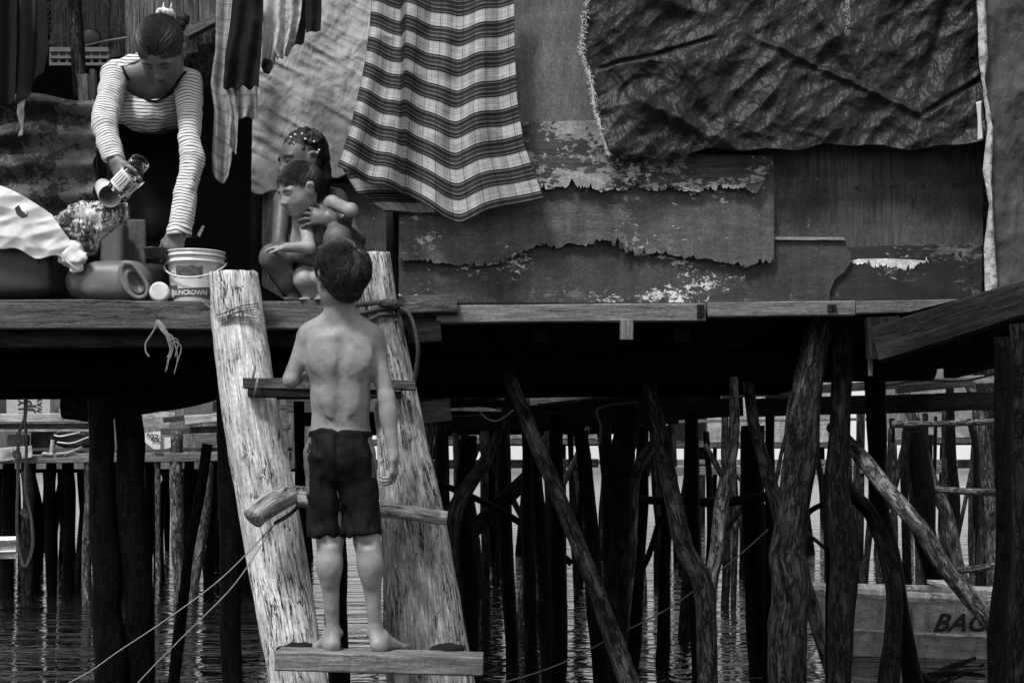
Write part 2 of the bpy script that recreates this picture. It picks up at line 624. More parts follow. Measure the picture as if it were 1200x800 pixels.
# ---------------------------------------------------------------- procedural materials (the place is photographed in greys)
class NT:
    def __init__(s, name):
        s.m = bpy.data.materials.new(name); s.m.use_nodes = True
        s.t = s.m.node_tree; s.t.nodes.clear()
        s.out = s.n('ShaderNodeOutputMaterial'); s.b = s.n('ShaderNodeBsdfPrincipled')
        s.l(s.b.outputs['BSDF'], s.out.inputs['Surface'])
        s.b.inputs['Specular IOR Level'].default_value = .3

    def n(s, k): return s.t.nodes.new(k)

    def l(s, a, b): s.t.links.new(a, b)

    def gc(s, sc=(1, 1, 1), loc=(0, 0, 0), rot=(0, 0, 0)):
        a = s.n('ShaderNodeAttribute'); a.attribute_name = 'gc'
        mp = s.n('ShaderNodeMapping'); mp.inputs['Scale'].default_value = sc; mp.inputs['Location'].default_value = loc
        mp.inputs['Rotation'].default_value = rot
        s.l(a.outputs['Vector'], mp.inputs['Vector'])
        return mp.outputs['Vector']

    def attr(s, nm, what='Fac'):
        a = s.n('ShaderNodeAttribute'); a.attribute_name = nm
        return a.outputs[what]

    def noise(s, vec, sc=5., det=5., ro=.6, dist=0., ty=None):
        k = s.n('ShaderNodeTexNoise'); k.inputs['Scale'].default_value = sc; k.inputs['Detail'].default_value = det
        k.inputs['Roughness'].default_value = ro; k.inputs['Distortion'].default_value = dist
        s.l(vec, k.inputs['Vector'])
        return k.outputs['Fac']

    def vor(s, vec, sc=5., feat='F1', out='Distance', rnd=1.):
        k = s.n('ShaderNodeTexVoronoi'); k.feature = feat; k.inputs['Scale'].default_value = sc; k.inputs['Randomness'].default_value = rnd
        s.l(vec, k.inputs['Vector'])
        return k.outputs[out]

    def ramp(s, x, st, mode='LINEAR'):
        k = s.n('ShaderNodeValToRGB'); k.color_ramp.interpolation = mode
        e = k.color_ramp.elements
        while len(e) > 1: e.remove(e[-1])
        e[0].position = st[0][0]; e[0].color = (st[0][1],) * 3 + (1,)
        for p, c in st[1:]:
            q = e.new(p); q.color = (c, c, c, 1)
        s.l(x, k.inputs['Fac'])
        return k.outputs['Color']

    def math(s, op, a, b=None, c=None):
        k = s.n('ShaderNodeMath'); k.operation = op
        for i, x in enumerate((a, b, c)):
            if x is None: continue
            if isinstance(x, (int, float)): k.inputs[i].default_value = x
            else: s.l(x, k.inputs[i])
        return k.outputs[0]

    def st(s, x, lo, hi, a=.34, b=.66): return s.ramp(x, [(a, lo), (b, hi)])

    def mix(s, f, a, b):
        k = s.n('ShaderNodeMix'); k.data_type = 'FLOAT'
        for i, x in ((0, f), (2, a), (3, b)):
            if isinstance(x, (int, float)): k.inputs[i].default_value = x
            else: s.l(x, k.inputs[i])
        return k.outputs[0]

    def sep(s, v):
        k = s.n('ShaderNodeSeparateXYZ'); s.l(v, k.inputs[0]); return k.outputs

    def col(s, x):
        if isinstance(x, (int, float)): s.b.inputs['Base Color'].default_value = (x, x, x, 1)
        else: s.l(x, s.b.inputs['Base Color'])
        return s

    def rough(s, x):
        if isinstance(x, (int, float)): s.b.inputs['Roughness'].default_value = x
        else: s.l(x, s.b.inputs['Roughness'])
        return s

    def bump(s, x, st=.5, dist=.01, prev=None):
        k = s.n('ShaderNodeBump'); k.inputs['Strength'].default_value = st; k.inputs['Distance'].default_value = dist
        s.l(x, k.inputs['Height'])
        if prev is not None: s.l(prev, k.inputs['Normal'])
        s.l(k.outputs['Normal'], s.b.inputs['Normal'])
        return k.outputs['Normal']


def m_wood(name, dark, light, gs=1.0, crack=.6, rough=.85, bump=.5, blotch=.5, along=3.0, knots=False):
    m = NT(name)
    g = m.noise(m.gc((45 * gs, 45 * gs, along * gs)), 1, 6, .65, .3)
    fine = m.noise(m.gc((160 * gs, 160 * gs, 9 * gs)), 1, 4, .6)
    blo = m.noise(m.gc((5, 5, 2.2)), 1, 4, .6)
    base = m.ramp(g, [(.3, dark), (.52, (dark + light) / 2), (.72, light)])
    b2 = m.math('MULTIPLY', m.math('MULTIPLY', base, m.st(fine, .5, 1.35)), m.st(m.noise(m.gc((90, 90, 70), (2, 6, 1)), 1, 4, .7), .72, 1.2))
    b3 = m.math('MULTIPLY', b2, m.ramp(blo, [(.32, 1 - blotch), (.62, 1.1)]))
    ck = m.noise(m.gc((34 * gs, 34 * gs, 4.2 * gs), (7, 3, 1)), 1, 5, .62, .25)
    ckm = m.ramp(m.math('ABSOLUTE', m.math('SUBTRACT', ck, .5)), [(0, 1), (.008, .9), (.02, 0)])
    gate = m.ramp(m.noise(m.gc((9, 9, 5), (2, 8, 4)), 1, 3), [(.45, 0), (.58, 1)])
    ckm = m.math('MULTIPLY', m.math('MULTIPLY', ckm, gate), crack)
    b4 = m.math('MULTIPLY', b3, m.math('SUBTRACT', 1, m.math('MULTIPLY', ckm, .85)))
    if knots:
        kn = m.vor(m.gc((9, 9, 3.2), (3, 1, 2)), 1)
        km = m.ramp(kn, [(0, 0.25), (.07, .5), (.11, 1)])
        b4 = m.math('MULTIPLY', b4, km)
    m.col(b4); m.rough(rough)
    if light < .07: m.b.inputs['Specular IOR Level'].default_value = .06
    h = m.math('SUBTRACT', m.math('MULTIPLY_ADD', g, .6, m.math('MULTIPLY', fine, .25)), m.math('MULTIPLY', ckm, .9))
    m.bump(h, bump, .012)
    return m.m


def m_bark(name, dark, light, rough=.8, wet=0.0):
    m = NT(name)
    g = m.noise(m.gc((30, 30, 9)), 1, 7, .7, .5)
    c = m.vor(m.gc((42, 42, 13)), 1, 'F1')
    b = m.ramp(g, [(.35, dark), (.55, (dark * 2 + light) / 3), (.75, light)])
    spots = m.ramp(m.noise(m.gc((150, 150, 90)), 1, 5, .8), [(.6, 0), (.68, 1)])
    b = m.mix(m.math('MULTIPLY', spots, .45), b, light * 1.5)
    b = m.math('MULTIPLY', b, m.ramp(m.noise(m.gc((4, 4, 1.5)), 1, 3), [(.3, .5), (.65, 1.15)]))
    b = m.math('MULTIPLY', b, m.st(m.noise(m.gc((85, 85, 16)), 1, 4, .7), .45, 1.4))
    m.b.inputs['Specular IOR Level'].default_value = .08
    crk = m.noise(m.gc((26, 26, 6), (3, 1, 7)), 1, 6, .7, .3)
    ckm = m.ramp(m.math('ABSOLUTE', m.math('SUBTRACT', crk, .5)), [(0, .15), (.015, .4), (.04, 1)])
    b = m.math('MULTIPLY', b, ckm)
    b = m.math('MULTIPLY', b, m.st(m.noise(m.gc((190, 190, 120), (1, 1, 1)), 1, 4, .8), .5, 1.5))
    m.col(b); m.rough(rough)
    m.bump(m.math('ADD', m.math('ADD', g, m.math('MULTIPLY', ckm, .6)), m.math('MULTIPLY', c, .3)), .9, .02)
    return m.m


def m_paint(name, paint, under, white=.6, amt=.5, specks=.4, rough=.7, scr=0.35, streak=.3):
    """weathered painted plywood: paint over bare ply, with peeled specks"""
    m = NT(name)
    n1 = m.noise(m.gc((9, 9, 6)), 1, 8, .72, .3)
    n2 = m.noise(m.gc((60, 60, 26)), 1, 6, .7, .5)
    big = m.noise(m.gc((2.2, 2.2, 1.6), (4, 2, 9)), 1, 3, .5)
    pk = m.math('ADD', m.math('MULTIPLY', n1, .45), m.math('ADD', m.math('MULTIPLY', n2, .25), m.math('MULTIPLY', big, .3)))
    peel = m.ramp(pk, [(amt, 0), (amt + .012, 1)])
    grain = m.noise(m.gc((120, 120, 5)), 1, 5, .6)
    dirt = m.ramp(m.noise(m.gc((6, 6, 3), (1, 5, 2)), 1, 5, .6), [(.3, .55), (.65, 1.15)])
    run = m.ramp(m.noise(m.gc((3, 3, 26), (8, 5, 2)), 1, 4, .6), [(.35, 1 - streak), (.6, 1.05)])
    un = m.math('MULTIPLY', m.st(grain, .45, 1.5), under)
    pa = m.math('MULTIPLY', m.math('MULTIPLY', m.st(m.noise(m.gc((150, 150, 110)), 1, 4, .8), .55, 1.4), m.st(m.noise(m.gc((40, 40, 14), (5, 5, 5)), 1, 5, .7), .7, 1.25)), paint)
    b = m.mix(peel, pa, un)
    sp = m.noise(m.gc((75, 75, 42), (3, 3, 3)), 1, 4, .75, .6)
    gate = m.noise(m.gc((7, 7, 4), (6, 1, 2)), 1, 4, .6)
    spm = m.ramp(m.math('ADD', m.math('MULTIPLY', sp, .5), m.math('MULTIPLY', gate, .5)), [(1 - specks, 0), (1 - specks + .012, 1)])
    b = m.mix(spm, b, white)
    b = m.math('MULTIPLY', b, m.math('MULTIPLY', dirt, run))
    m.col(b); m.rough(rough)
    h = m.math('SUBTRACT', m.math('MULTIPLY', grain, .25), m.math('ADD', m.math('MULTIPLY', peel, .4), m.math('MULTIPLY', spm, -.3)))
    m.bump(h, scr, .006)
    return m.m


def m_cloth(name, c, var=.3, rough=.9, weave=900., bump=.15):
    m = NT(name)
    n = m.noise(m.gc((7, 7, 7)), 1, 5, .6)
    w = m.noise(m.gc((weave, weave, weave)), 1, 1)
    m.col(m.math('MULTIPLY', m.ramp(n, [(.3, c * (1 - var)), (.7, c * (1 + var * .4))]), m.math('MULTIPLY_ADD', w, .4, .8)))
    m.rough(rough)
    m.b.inputs['Specular IOR Level'].default_value = .06 if c < .03 else .2
    m.bump(w, bump, .001)
    return m.m


def m_tarp(name, c, sc=1.0, bump=.8, rough=.5, lines=True, edge=.4):
    m = NT(name)
    d = m.noise(m.gc((3, 3, 3)), 1, 3, .5)
    f1 = m.noise(m.gc((14 * sc, 7 * sc, 5), rot=(0, 0, .5)), 1, 4, .5, .25)
    f2 = m.vor(m.gc((17 * sc, 11 * sc, 5), rot=(0, 0, -.6)), 1, 'F1')
    f3 = m.vor(m.gc((38 * sc, 30 * sc, 5), rot=(0, 0, .3)), 1, 'F1')
    ab = m.math('ABSOLUTE', m.math('SUBTRACT', f1, .5))
    h = m.math('ADD', m.math('MULTIPLY', ab, 2.4), m.math('ADD', m.math('MULTIPLY', f2, .55), m.math('MULTIPLY', f3, .22)))
    fine = m.noise(m.gc((300, 300, 5)), 1, 3)
    dirt = m.noise(m.gc((9, 6, 3)), 1, 6, .65)
    sp = m.ramp(m.noise(m.gc((120, 120, 3), (4, 4, 0)), 1, 4, .8), [(.66, 0), (.72, 1)])
    b = m.math('MULTIPLY', m.ramp(dirt, [(.3, c * .7), (.7, c * 1.2)]), m.math('MULTIPLY_ADD', fine, .5, .75))
    b = m.mix(m.math('MULTIPLY', sp, .4), b, c * 3)
    m.b.inputs['Specular IOR Level'].default_value = .22
    m.col(b); m.rough(rough)
    m.bump(h, bump, .02)
    return m.m


def m_skin(name, c, rough=.52):
    m = NT(name)
    n = m.noise(m.gc((14, 14, 14)), 1, 5, .6)
    p = m.noise(m.gc((420, 420, 420)), 1, 2)
    b = m.math('MULTIPLY', m.ramp(n, [(.3, c * .72), (.7, c * 1.2)]), m.attr('tint'))
    m.col(m.math('MULTIPLY', b, m.math('MULTIPLY', m.st(m.noise(m.gc((55, 55, 55), (3, 3, 1)), 1, 5, .7), .88, 1.1), m.math('MULTIPLY_ADD', p, .24, .88)))); m.rough(m.st(m.noise(m.gc((30, 30, 30), (1, 2, 3)), 1, 5, .7), .34, .62))
    m.b.inputs['Specular IOR Level'].default_value = .35
    m.b.inputs['Subsurface Weight'].default_value = .12
    m.b.inputs['Subsurface Scale'].default_value = .01
    m.b.inputs['Subsurface Radius'].default_value = (1, 1, 1)
    m.bump(m.math('ADD', p, m.noise(m.gc((60, 60, 60)), 1, 3)), .3, .002)
    return m.m


def m_hair(name, c=.018, rough=.5):
    m = NT(name)
    n = m.noise(m.gc((60, 60, 60)), 1, 3)
    m.col(m.ramp(n, [(.3, c * .5), (.7, c * 1.6)])); m.rough(rough)
    m.b.inputs['Specular IOR Level'].default_value = .3
    return m.m


def m_plain(name, c, rough=.5, var=.25, sc=12., bump=.1, spec=.4, scratch=0.):
    m = NT(name)
    n = m.noise(m.gc((sc, sc, sc)), 1, 6, .65)
    b = m.ramp(n, [(.3, c * (1 - var)), (.7, c * (1 + var * .5))])
    if scratch:
        s_ = m.ramp(m.noise(m.gc((sc * 9, sc * 9, sc * 2)), 1, 4, .75), [(.62, 0), (.68, 1)])
        b = m.mix(m.math('MULTIPLY', s_, scratch), b, min(.8, c * 2.5 + .05))
    m.col(b); m.rough(rough)
    m.b.inputs['Specular IOR Level'].default_value = spec
    m.bump(m.noise(m.gc((sc * 5, sc * 5, sc * 5)), 1, 4), bump, .003)
    return m.m


def m_plaid(name, light=.36, dark=.010, mid=.11, period=.0965, bandw=.56, wsc=1.0):
    """woven check: broad dark bands down the cloth, thin lines across"""
    m = NT(name)
    o = m.sep(m.gc())
    u, v = o[0], o[1]
    fv = m.math('FRACT', m.math('DIVIDE', v, period))
    # dark band of several lines, then pale with faint thin lines
    bands = m.ramp(fv, [(0, dark), (.05, mid * 1.2), (.08, dark), (.17, dark * 2.2), (.20, mid), (.23, dark * 2), (.33, mid * .9), (.38, dark), (.47, mid), (.5, dark), (.56, light * .8),
                        (.585, light * .4), (.6, light), (.68, light * .7), (.70, light), (.76, light * .55), (.78, light), (.9, light * .5), (.915, light)], 'CONSTANT')
    fu = m.math('FRACT', m.math('DIVIDE', u, .105 * wsc))
    warp = m.ramp(fu, [(0, .5), (.05, 1), (.09, .6), (.12, 1), (.3, .75), (.42, .6), (.45, .8), (.5, .55), (.56, 1), (.72, .65), (.74, 1)], 'CONSTANT')
    th = m.noise(m.gc((700, 60, 1)), 1, 2)
    th2 = m.noise(m.gc((60, 700, 1)), 1, 2)
    wr = m.noise(m.gc((9, 3, 1)), 1, 5, .6)
    b = m.math('MULTIPLY', m.math('MULTIPLY', bands, warp), m.math('ADD', m.math('MULTIPLY', th, .5), m.math('MULTIPLY_ADD', th2, .5, .5)))
    m.col(b); m.rough(.9)
    m.bump(m.math('ADD', m.math('MULTIPLY', th, .15), m.math('MULTIPLY', wr, 2.0)), .35, .006)
    return m.m


def m_stripe(name):
    m = NT(name)
    s_ = m.sep(m.gc())[0]
    f = m.math('FRACT', m.math('DIVIDE', s_, .0125))
    b = m.ramp(f, [(0, .06), (.22, .09), (.32, .62), (.92, .62), (1, .07)])
    w = m.noise(m.gc((900, 5, 5)), 1, 1)
    m.col(m.math('MULTIPLY', b, m.math('MULTIPLY_ADD', w, .3, .8))); m.rough(.9)
    return m.m


M = {}
M['log'] = m_wood('pale_stripped_log', .34, .74, 1.25, 1.3, .8, .8, .35, 8.0)
M['log2'] = m_wood('pale_rough_log', .12, .60, 1.1, 1.3, .8, 1.0, .75, 9.0)
M['board'] = m_wood('weathered_board', .04, .15, 1.0, .8, .85, .5, .5, 3.0, True)
M['board_lit'] = m_wood('lit_trim_board', .08, .26, 1.0, .6, .8, .4, .4, 3.0, True)  # paler copy of the weathered board, light put into its colour
M['board_dark'] = m_wood('dark_board', .008, .035, 1.0, .8, .75, .5, .6)  # one darker board tone
M['board_black'] = m_wood('near_black_board', .004, .014, 1.0, .8, .8, .5, .6)  # one near-black board tone
M['pale_board'] = m_wood('bleached_board', .25, .60, 1.0, .7, .85, .5, .5)
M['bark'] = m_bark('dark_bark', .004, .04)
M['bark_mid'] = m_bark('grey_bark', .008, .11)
M['bark_lit'] = m_bark('lit_bark', .05, .45)  # paler copy of the bark for poles that catch the light
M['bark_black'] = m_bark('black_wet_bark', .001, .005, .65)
M['pt_mid'] = m_paint('peeling_grey_paint', .085, .12, .45, .55, .41, .7)
M['pt_speck'] = m_paint('speckled_paint', .05, .09, .6, .55, .415, .7)
M['pt_rough'] = m_paint('flaking_pale_paint', .30, .05, .6, .485, .44, .8, .8)
M['pt_dark'] = m_paint('dark_flaking_paint', .022, .11, .5, .545, .40, .7, .6)
M['pt_smooth'] = m_paint('smooth_grey_board', .11, .09, .3, .68, .30, .6, .15, .15)
M['ply'] = m_paint('bare_plywood', .065, .06, .3, .5, .35, .85, .4, .25)
M['white_paint'] = m_paint('white_paint_patch', .62, .05, .75, .56, .46, .6, .5)
M['tarp_dark'] = m_tarp('dark_tarpaulin', .015, 1.5, .5, .5)
M['tarp_mid'] = m_tarp('grey_tarpaulin', .05, 1.0, .5, .6)
M['tarp_pale'] = m_tarp('pale_sackcloth_sheet', .36, 1.1, .4, .7)
M['tarp_edge'] = m_tarp('pale_rolled_edge', .36, 1.6, .6, .8)
M['fibre'] = m_plain('frayed_fibre', .5, .8)
M['plaid'] = m_plaid('woven_plaid')
def m_check(name, base, line):
    m = NT(name); o = m.sep(m.gc())
    fu = m.math('FRACT', m.math('DIVIDE', o[0], .043)); fv = m.math('FRACT', m.math('DIVIDE', o[1], .055))
    a = m.ramp(fu, [(0, line), (.07, 1), (.16, line * 1.4), (.2, 1)], 'CONSTANT'); c = m.ramp(fv, [(0, line), (.06, 1), (.14, line), (.18, 1)], 'CONSTANT')
    m.col(m.math('MULTIPLY', m.math('MULTIPLY', m.math('MULTIPLY', a, c), base), m.st(m.noise(m.gc((30, 12, 1)), 1, 4), .7, 1.2))); m.rough(.9)
    m.bump(m.noise(m.gc((40, 16, 1)), 1, 4), .5, .006)
    return m.m
M['check'] = m_check('thin_check_shirt', .30, .35)
M['flower'] = m_plain('flowered_cloth', .42, .9, .75, 38, .3, .2, .0)
M['lace'] = m_plain('pale_knit_cloth', .50, .9, .3, 60, .5, .2)
M['black_cloth'] = m_cloth('black_cloth', .014)
M['shorts'] = m_cloth('black_shorts_cloth', .009, .3, .6)
M['shorts_side'] = m_cloth('grey_shorts_panel', .10)
M['grey_cloth'] = m_cloth('dark_grey_cloth', .045)
M['stripe'] = m_stripe('striped_jersey')
M['skin_boy'] = m_skin('skin_boy', .225)
M['skin_woman'] = m_skin('skin_woman', .15)
M['skin_girl'] = m_skin('skin_girl', .085)
M['skin_toddler'] = m_skin('skin_toddler', .25)
M['hair'] = m_hair('black_hair', .008, .65)
M['hair_brown'] = m_hair('dark_brown_hair', .022)
M['bead'] = m_plain('white_bead', .8, .3)
M['rust'] = m_paint('rusted_sheet', .19, .045, .3, .5, .36, .7, .6, .6)
M['black_plastic'] = m_plain('black_plastic', .022, .45, .4, 9, .2, .5, .25)
M['grey_plastic'] = m_plain('grey_plastic', .10, .42, .35, 8, .1, .5, .15)
M['mid_plastic'] = m_plain('mid_grey_plastic', .13, .5, .3, 8, .1, .5, .1)
M['white_plastic'] = m_plain('scuffed_white_plastic', .62, .4, .3, 14, .15, .5)
M['label_print'] = m_plain('dark_printed_label', .08, .5, .8, 60, .1, .4, .8)
M['ink'] = m_plain('black_ink', .02, .6, .1)
M['pale_ink'] = m_plain('pale_ink', .5, .6, .3, 60)
M['white_bag'] = m_plain('white_plastic_bag', .62, .45, .2, 14, .3, .4)
M['print_bag'] = m_paint('printed_foil_bag', .50, .05, .85, .515, .47, .3, .6, .05)
M['rope'] = m_wood('rope', .10, .30, 3, .2, .9, .8, .2)
M['rope_dark'] = m_wood('dark_rope', .02, .09, 3, .2, .9, .8, .2)
M['string'] = m_plain('pale_string', .2, .8)
M['boat'] = m_paint('painted_boat_side', .62, .07, .35, .62, .34, .55, .4, .3)
M['boat_rim'] = m_paint('worn_boat_rim', .85, .4, .6, .56, .40, .6)
M['boat_in'] = m_plain('boat_inside', .06, .7)
M['straw'] = m_plain('dry_straw', .05, .9, .7, 40)
M['leaf'] = m_plain('leaf', .07, .5, .3)
M['metal_pale'] = m_paint('pale_metal_sheet', .42, .15, .6, .55, .42, .5)
M['cavern'] = m_plain('shade_dark_wall', .012, .9)  # near-black: the shade of the closed room is put into the wall colour
M['house_a'] = m_paint('far_house_wall', .28, .16, .5, .52, .40)
M['house_b'] = m_wood('far_house_planks', .10, .26, .5)
M['roof'] = m_paint('tin_roof', .25, .10, .4, .5, .40, .5)
M['cardboard'] = m_plain('cardboard', .36, .8, .2)
M['nail'] = m_plain('nail', .01, .6)

mg = NT('clear_glass'); mg.col(.9); mg.rough(.04)
mg.b.inputs['Transmission Weight'].default_value = 1.0; mg.b.inputs['IOR'].default_value = 1.3
M['glass'] = mg.m

mw = NT('harbour_water')
geo = mw.n('ShaderNodeNewGeometry')
def _wm(sc, loc=(0, 0, 0)):
    k = mw.n('ShaderNodeMapping'); k.inputs['Scale'].default_value = sc; k.inputs['Location'].default_value = loc
    mw.l(geo.outputs['Position'], k.inputs['Vector']); return k.outputs['Vector']
w1 = mw.noise(_wm((1.5, 5.2, 1)), 1, 3, .5, .5)
w2 = mw.noise(_wm((5, 14, 1), (3, 1, 0)), 1, 2, .5, .4)
w3 = mw.noise(_wm((.35, 1.3, 1), (9, 4, 0)), 1, 2, .5)
hh = mw.math('ADD', mw.math('MULTIPLY', w1, 1.0), mw.math('ADD', mw.math('MULTIPLY', w2, .28), mw.math('MULTIPLY', w3, 2.2)))
mw.col(.006); mw.rough(.04)
mw.b.inputs['IOR'].default_value = 1.33
mw.b.inputs['Specular IOR Level'].default_value = .5
mw.bump(hh, 1.0, .075)
M['water'] = mw.m

# ================================================================= SETTING
DECK = 1.833        # deck surface height
wb = MB(); wb.add([(-400, -40, 0), (400, -40, 0), (400, 900, 0), (-400, 900, 0)], [(0, 1, 2, 3)])
wb.build('water', M['water'], kind='structure', origin=(0, 0, 0))
# low far shore
sh = MB(); V = []; n = 60
for i in range(n + 1):
    x = -420 + 840 * i / n
    V += [(x, 330, -1), (x, 345, .6 + .5 * abs(math.sin(i * 1.7))), (x, 420, 3)]
sh.add(V, [q for i in range(n) for q in ((i * 3, i * 3 + 3, i * 3 + 4, i * 3 + 1), (i * 3 + 1, i * 3 + 4, i * 3 + 5, i * 3 + 2))])
sh.build('far_shore', M['leaf'], kind='structure', origin=(0, 330, 0))

# ================================================================= MAIN STILT HOUSE
house = thing('stilt_house', 'patched plywood stilt house on a raised timber deck behind the boy on the ladder', 'house', (0, 5.0, DECK))
def part(mb, name, mat, parent=house, label=None, smooth=False):
    return mb.build(name, M[mat] if isinstance(mat, str) else mat, parent, smooth=smooth, label=label)

XL, XR, YF, YB = -3.6, 1.66, 5.0, 8.6
# edge beams and trims (front of the deck)
b = board(P(-260, 370, 5.03), P(512, 370, 5.03), .104, .07, seed=1, n=30, jit=.05); part(b, 'edge_beam', 'board', label='thick weathered edge beam under the jugs and the children')
b = board(P(-260, 399, 5.06), P(470, 397, 5.06), .062, .05, seed=2, n=20); part(b, 'lower_beam', 'board_dark')
b = board(P(512, 369, 4.99), P(826, 366, 4.99), .062, .05, seed=3, n=16, jit=.04); part(b, 'edge_beam', 'board_lit', label='pale narrow edge beam below the peeling panels')
b = board(P(828, 364, 5.0), P(1000, 362, 5.0), .05, .05, seed=4, n=12, jit=.04); part(b, 'edge_beam', 'board_lit')
b = board(P(1001, 361, 5.005), P(1122, 359, 5.005), .044, .05, seed=5, n=8, jit=.04); part(b, 'edge_beam', 'board_lit')
b = board(P(468, 360, 4.965), P(536, 357, 4.965), .07, .05, seed=6, n=8, jit=.12, up=(0, .3, 1)); part(b, 'splintered_beam_end', 'board')
b = board(P(478, 392, 4.98), P(517, 389, 4.98), .075, .05, seed=7, n=4, jit=.1); part(b, 'block', 'board_dark')
b = board(P(734, 376, 4.985), P(734, 398, 4.985), .045, .04, up=(1, 0, 0), seed=8, n=3); part(b, 'stub_post', 'board_lit')
b = board(P(975, 365, 4.965), P(975, 357, 4.965), .03, .012, up=(1, 0, 0), seed=9, n=2); part(b, 'cleat', 'board_dark')
b = board(P(821, 372, 4.96), P(821, 357, 4.96), .025, .012, up=(1, 0, 0), seed=19, n=2); part(b, 'cleat', 'board_dark')
b = board(P(1020, 374, 4.99), P(1020, 440, 4.99), .012, .02, up=(1, 0, 0), seed=10, n=3); part(b, 'batten', 'board_lit')
# deck floor of planks running along x, joists below
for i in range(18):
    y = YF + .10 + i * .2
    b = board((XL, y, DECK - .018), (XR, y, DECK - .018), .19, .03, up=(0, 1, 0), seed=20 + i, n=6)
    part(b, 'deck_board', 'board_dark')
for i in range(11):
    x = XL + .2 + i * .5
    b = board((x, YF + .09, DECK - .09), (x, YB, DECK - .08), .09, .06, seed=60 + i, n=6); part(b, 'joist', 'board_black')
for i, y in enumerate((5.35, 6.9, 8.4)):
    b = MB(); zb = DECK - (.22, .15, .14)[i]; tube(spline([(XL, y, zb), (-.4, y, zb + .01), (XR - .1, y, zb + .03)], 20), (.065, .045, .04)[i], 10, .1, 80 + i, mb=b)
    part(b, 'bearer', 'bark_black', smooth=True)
# body of the house
def plain_wall(c, h, name, mat, label=None): part(box(c, h), name, mat, label=label)
zt = 4.3
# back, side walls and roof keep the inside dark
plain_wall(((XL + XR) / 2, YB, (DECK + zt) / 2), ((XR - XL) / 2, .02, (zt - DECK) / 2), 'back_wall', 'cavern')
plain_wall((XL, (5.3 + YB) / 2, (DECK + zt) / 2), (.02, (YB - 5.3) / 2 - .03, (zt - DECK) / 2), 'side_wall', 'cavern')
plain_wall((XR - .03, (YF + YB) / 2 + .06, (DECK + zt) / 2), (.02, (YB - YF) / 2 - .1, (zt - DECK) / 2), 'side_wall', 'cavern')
rf = MB()
nx, ny = 90, 4
V = []
for j in range(ny + 1):
    for i in range(nx + 1):
        x = XL - .3 + (XR - XL + .6) * i / nx; y = 5.15 + (YB - 4.9) * j / ny
        V.append((x, y, zt + .35 * math.sin(PI * j / ny) + .02 * math.sin(i * 1.9)))
rf.add(V, [(j * (nx + 1) + i, j * (nx + 1) + i + 1, (j + 1) * (nx + 1) + i + 1, (j + 1) * (nx + 1) + i) for j in range(ny) for i in range(nx)])
part(rf, 'roof', 'roof')
# inner partition: wall carrying the pale sheet, with its reveal beside the doorway (x 300 px)
b = panel([(303, -300), (470, -300), (470, 380), (303, 380)], 5.62, .03, 11); part(b, 'inner_wall', 'pt_dark')
b = panel(roughen([(299, 218), (366, 222), (372, 372), (300, 331)], 14, .8, 3), 5.585, .02, 12, vert=True); part(b, 'wall_board', 'pale_board', label='split upright board behind the crouching girl')
b = panel(roughen([(366, 216), (408, 214), (466, 214), (466, 380), (372, 380)], 14, .8, 4), 5.58, .02, 13, vert=True); part(b, 'wall_board', 'pt_mid')
b = board(P(302, -200, 5.56), P(300, 372, 5.56), .035, .04, up=(1, 0, 0), seed=14, n=12); part(b, 'door_post', 'board_dark')
# return between inner wall and front wall
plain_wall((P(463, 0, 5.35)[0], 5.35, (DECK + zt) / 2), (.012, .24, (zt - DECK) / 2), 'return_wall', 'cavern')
b = board(P(461, 212, 5.075), P(464, 358, 5.075), .008, .01, up=(1, 0, 0), seed=15, n=14, jit=.3); part(b, 'corner_gap_line', 'board_black')  # thin black strip standing in for the dark gap at the corner

# front wall: layered panels, each with its own broken edge
part(panel([(466, -300), (1158, -300), (1158, 357), (466, 357)], 5.085, .02, 20), 'wall_sheet', 'pt_dark')
part(panel([(600, -260), (1150, -260), (1150, 141), (690, 143), (604, 144)], 5.052, .012, 21, vert=True), 'plywood_panel', 'pt_smooth', label='smooth plain board between the plaid cloth and the dark tarpaulin')
part(panel([(890, 150), (1152, 150), (1152, 288), (1030, 290), (890, 289)], 5.064, .010, 22, vert=True), 'plywood_panel', 'ply', label='bare brown plywood panel with a row of nails')
nl = MB()
for x, y in ((968, 222), (1005, 220), (1047, 218), (1083, 217), (1118, 216), (1125, 297)):
    lathe(P(x, y, 5.058), [(0, .002), (.006, .0), (.006, -.004), (0, -.004)], (0, 1, 0), 10, nl)
part(nl, 'nail_row', 'nail')
low = [(467, 226), (880, 226), (884, 278), (990, 278), (992, 291), (998, 296), (998, 306), (990, 318), (978, 328), (972, 342), (973, 358), (467, 359)]
part(panel(roughen(low, 9, .7, 5), 5.045, .012, 23), 'plywood_panel', 'pt_speck', label='lowest speckled panel above the pale edge beam')
part(panel(roughen([(905, 277), (988, 278), (991, 281.5), (905, 281)], 12, .4, 6), 5.034, .010, 24), 'ledge_strip', 'board_lit')
part(panel(roughen([(990, 290), (1040, 288), (1151, 286), (1151, 358), (960, 358), (970, 320)], 8, .8, 7), 5.06, .0035, 25), 'plywood_panel', 'pt_dark', label='dark flaking panel with one bare white streak')
part(torn([(994, 306), (1006, 303.5), (1040, 303), (1066, 304), (1088, 306)], [(994, 308), (1004, 311), (1012, 309), (1022, 312), (1036, 311), (1044, 315), (1052, 313), (1062, 317), (1070, 314), (1076, 309), (1088, 308)], 5.0575, .002, 26, 1.2, 1.2), 'paint_patch', 'white_paint')
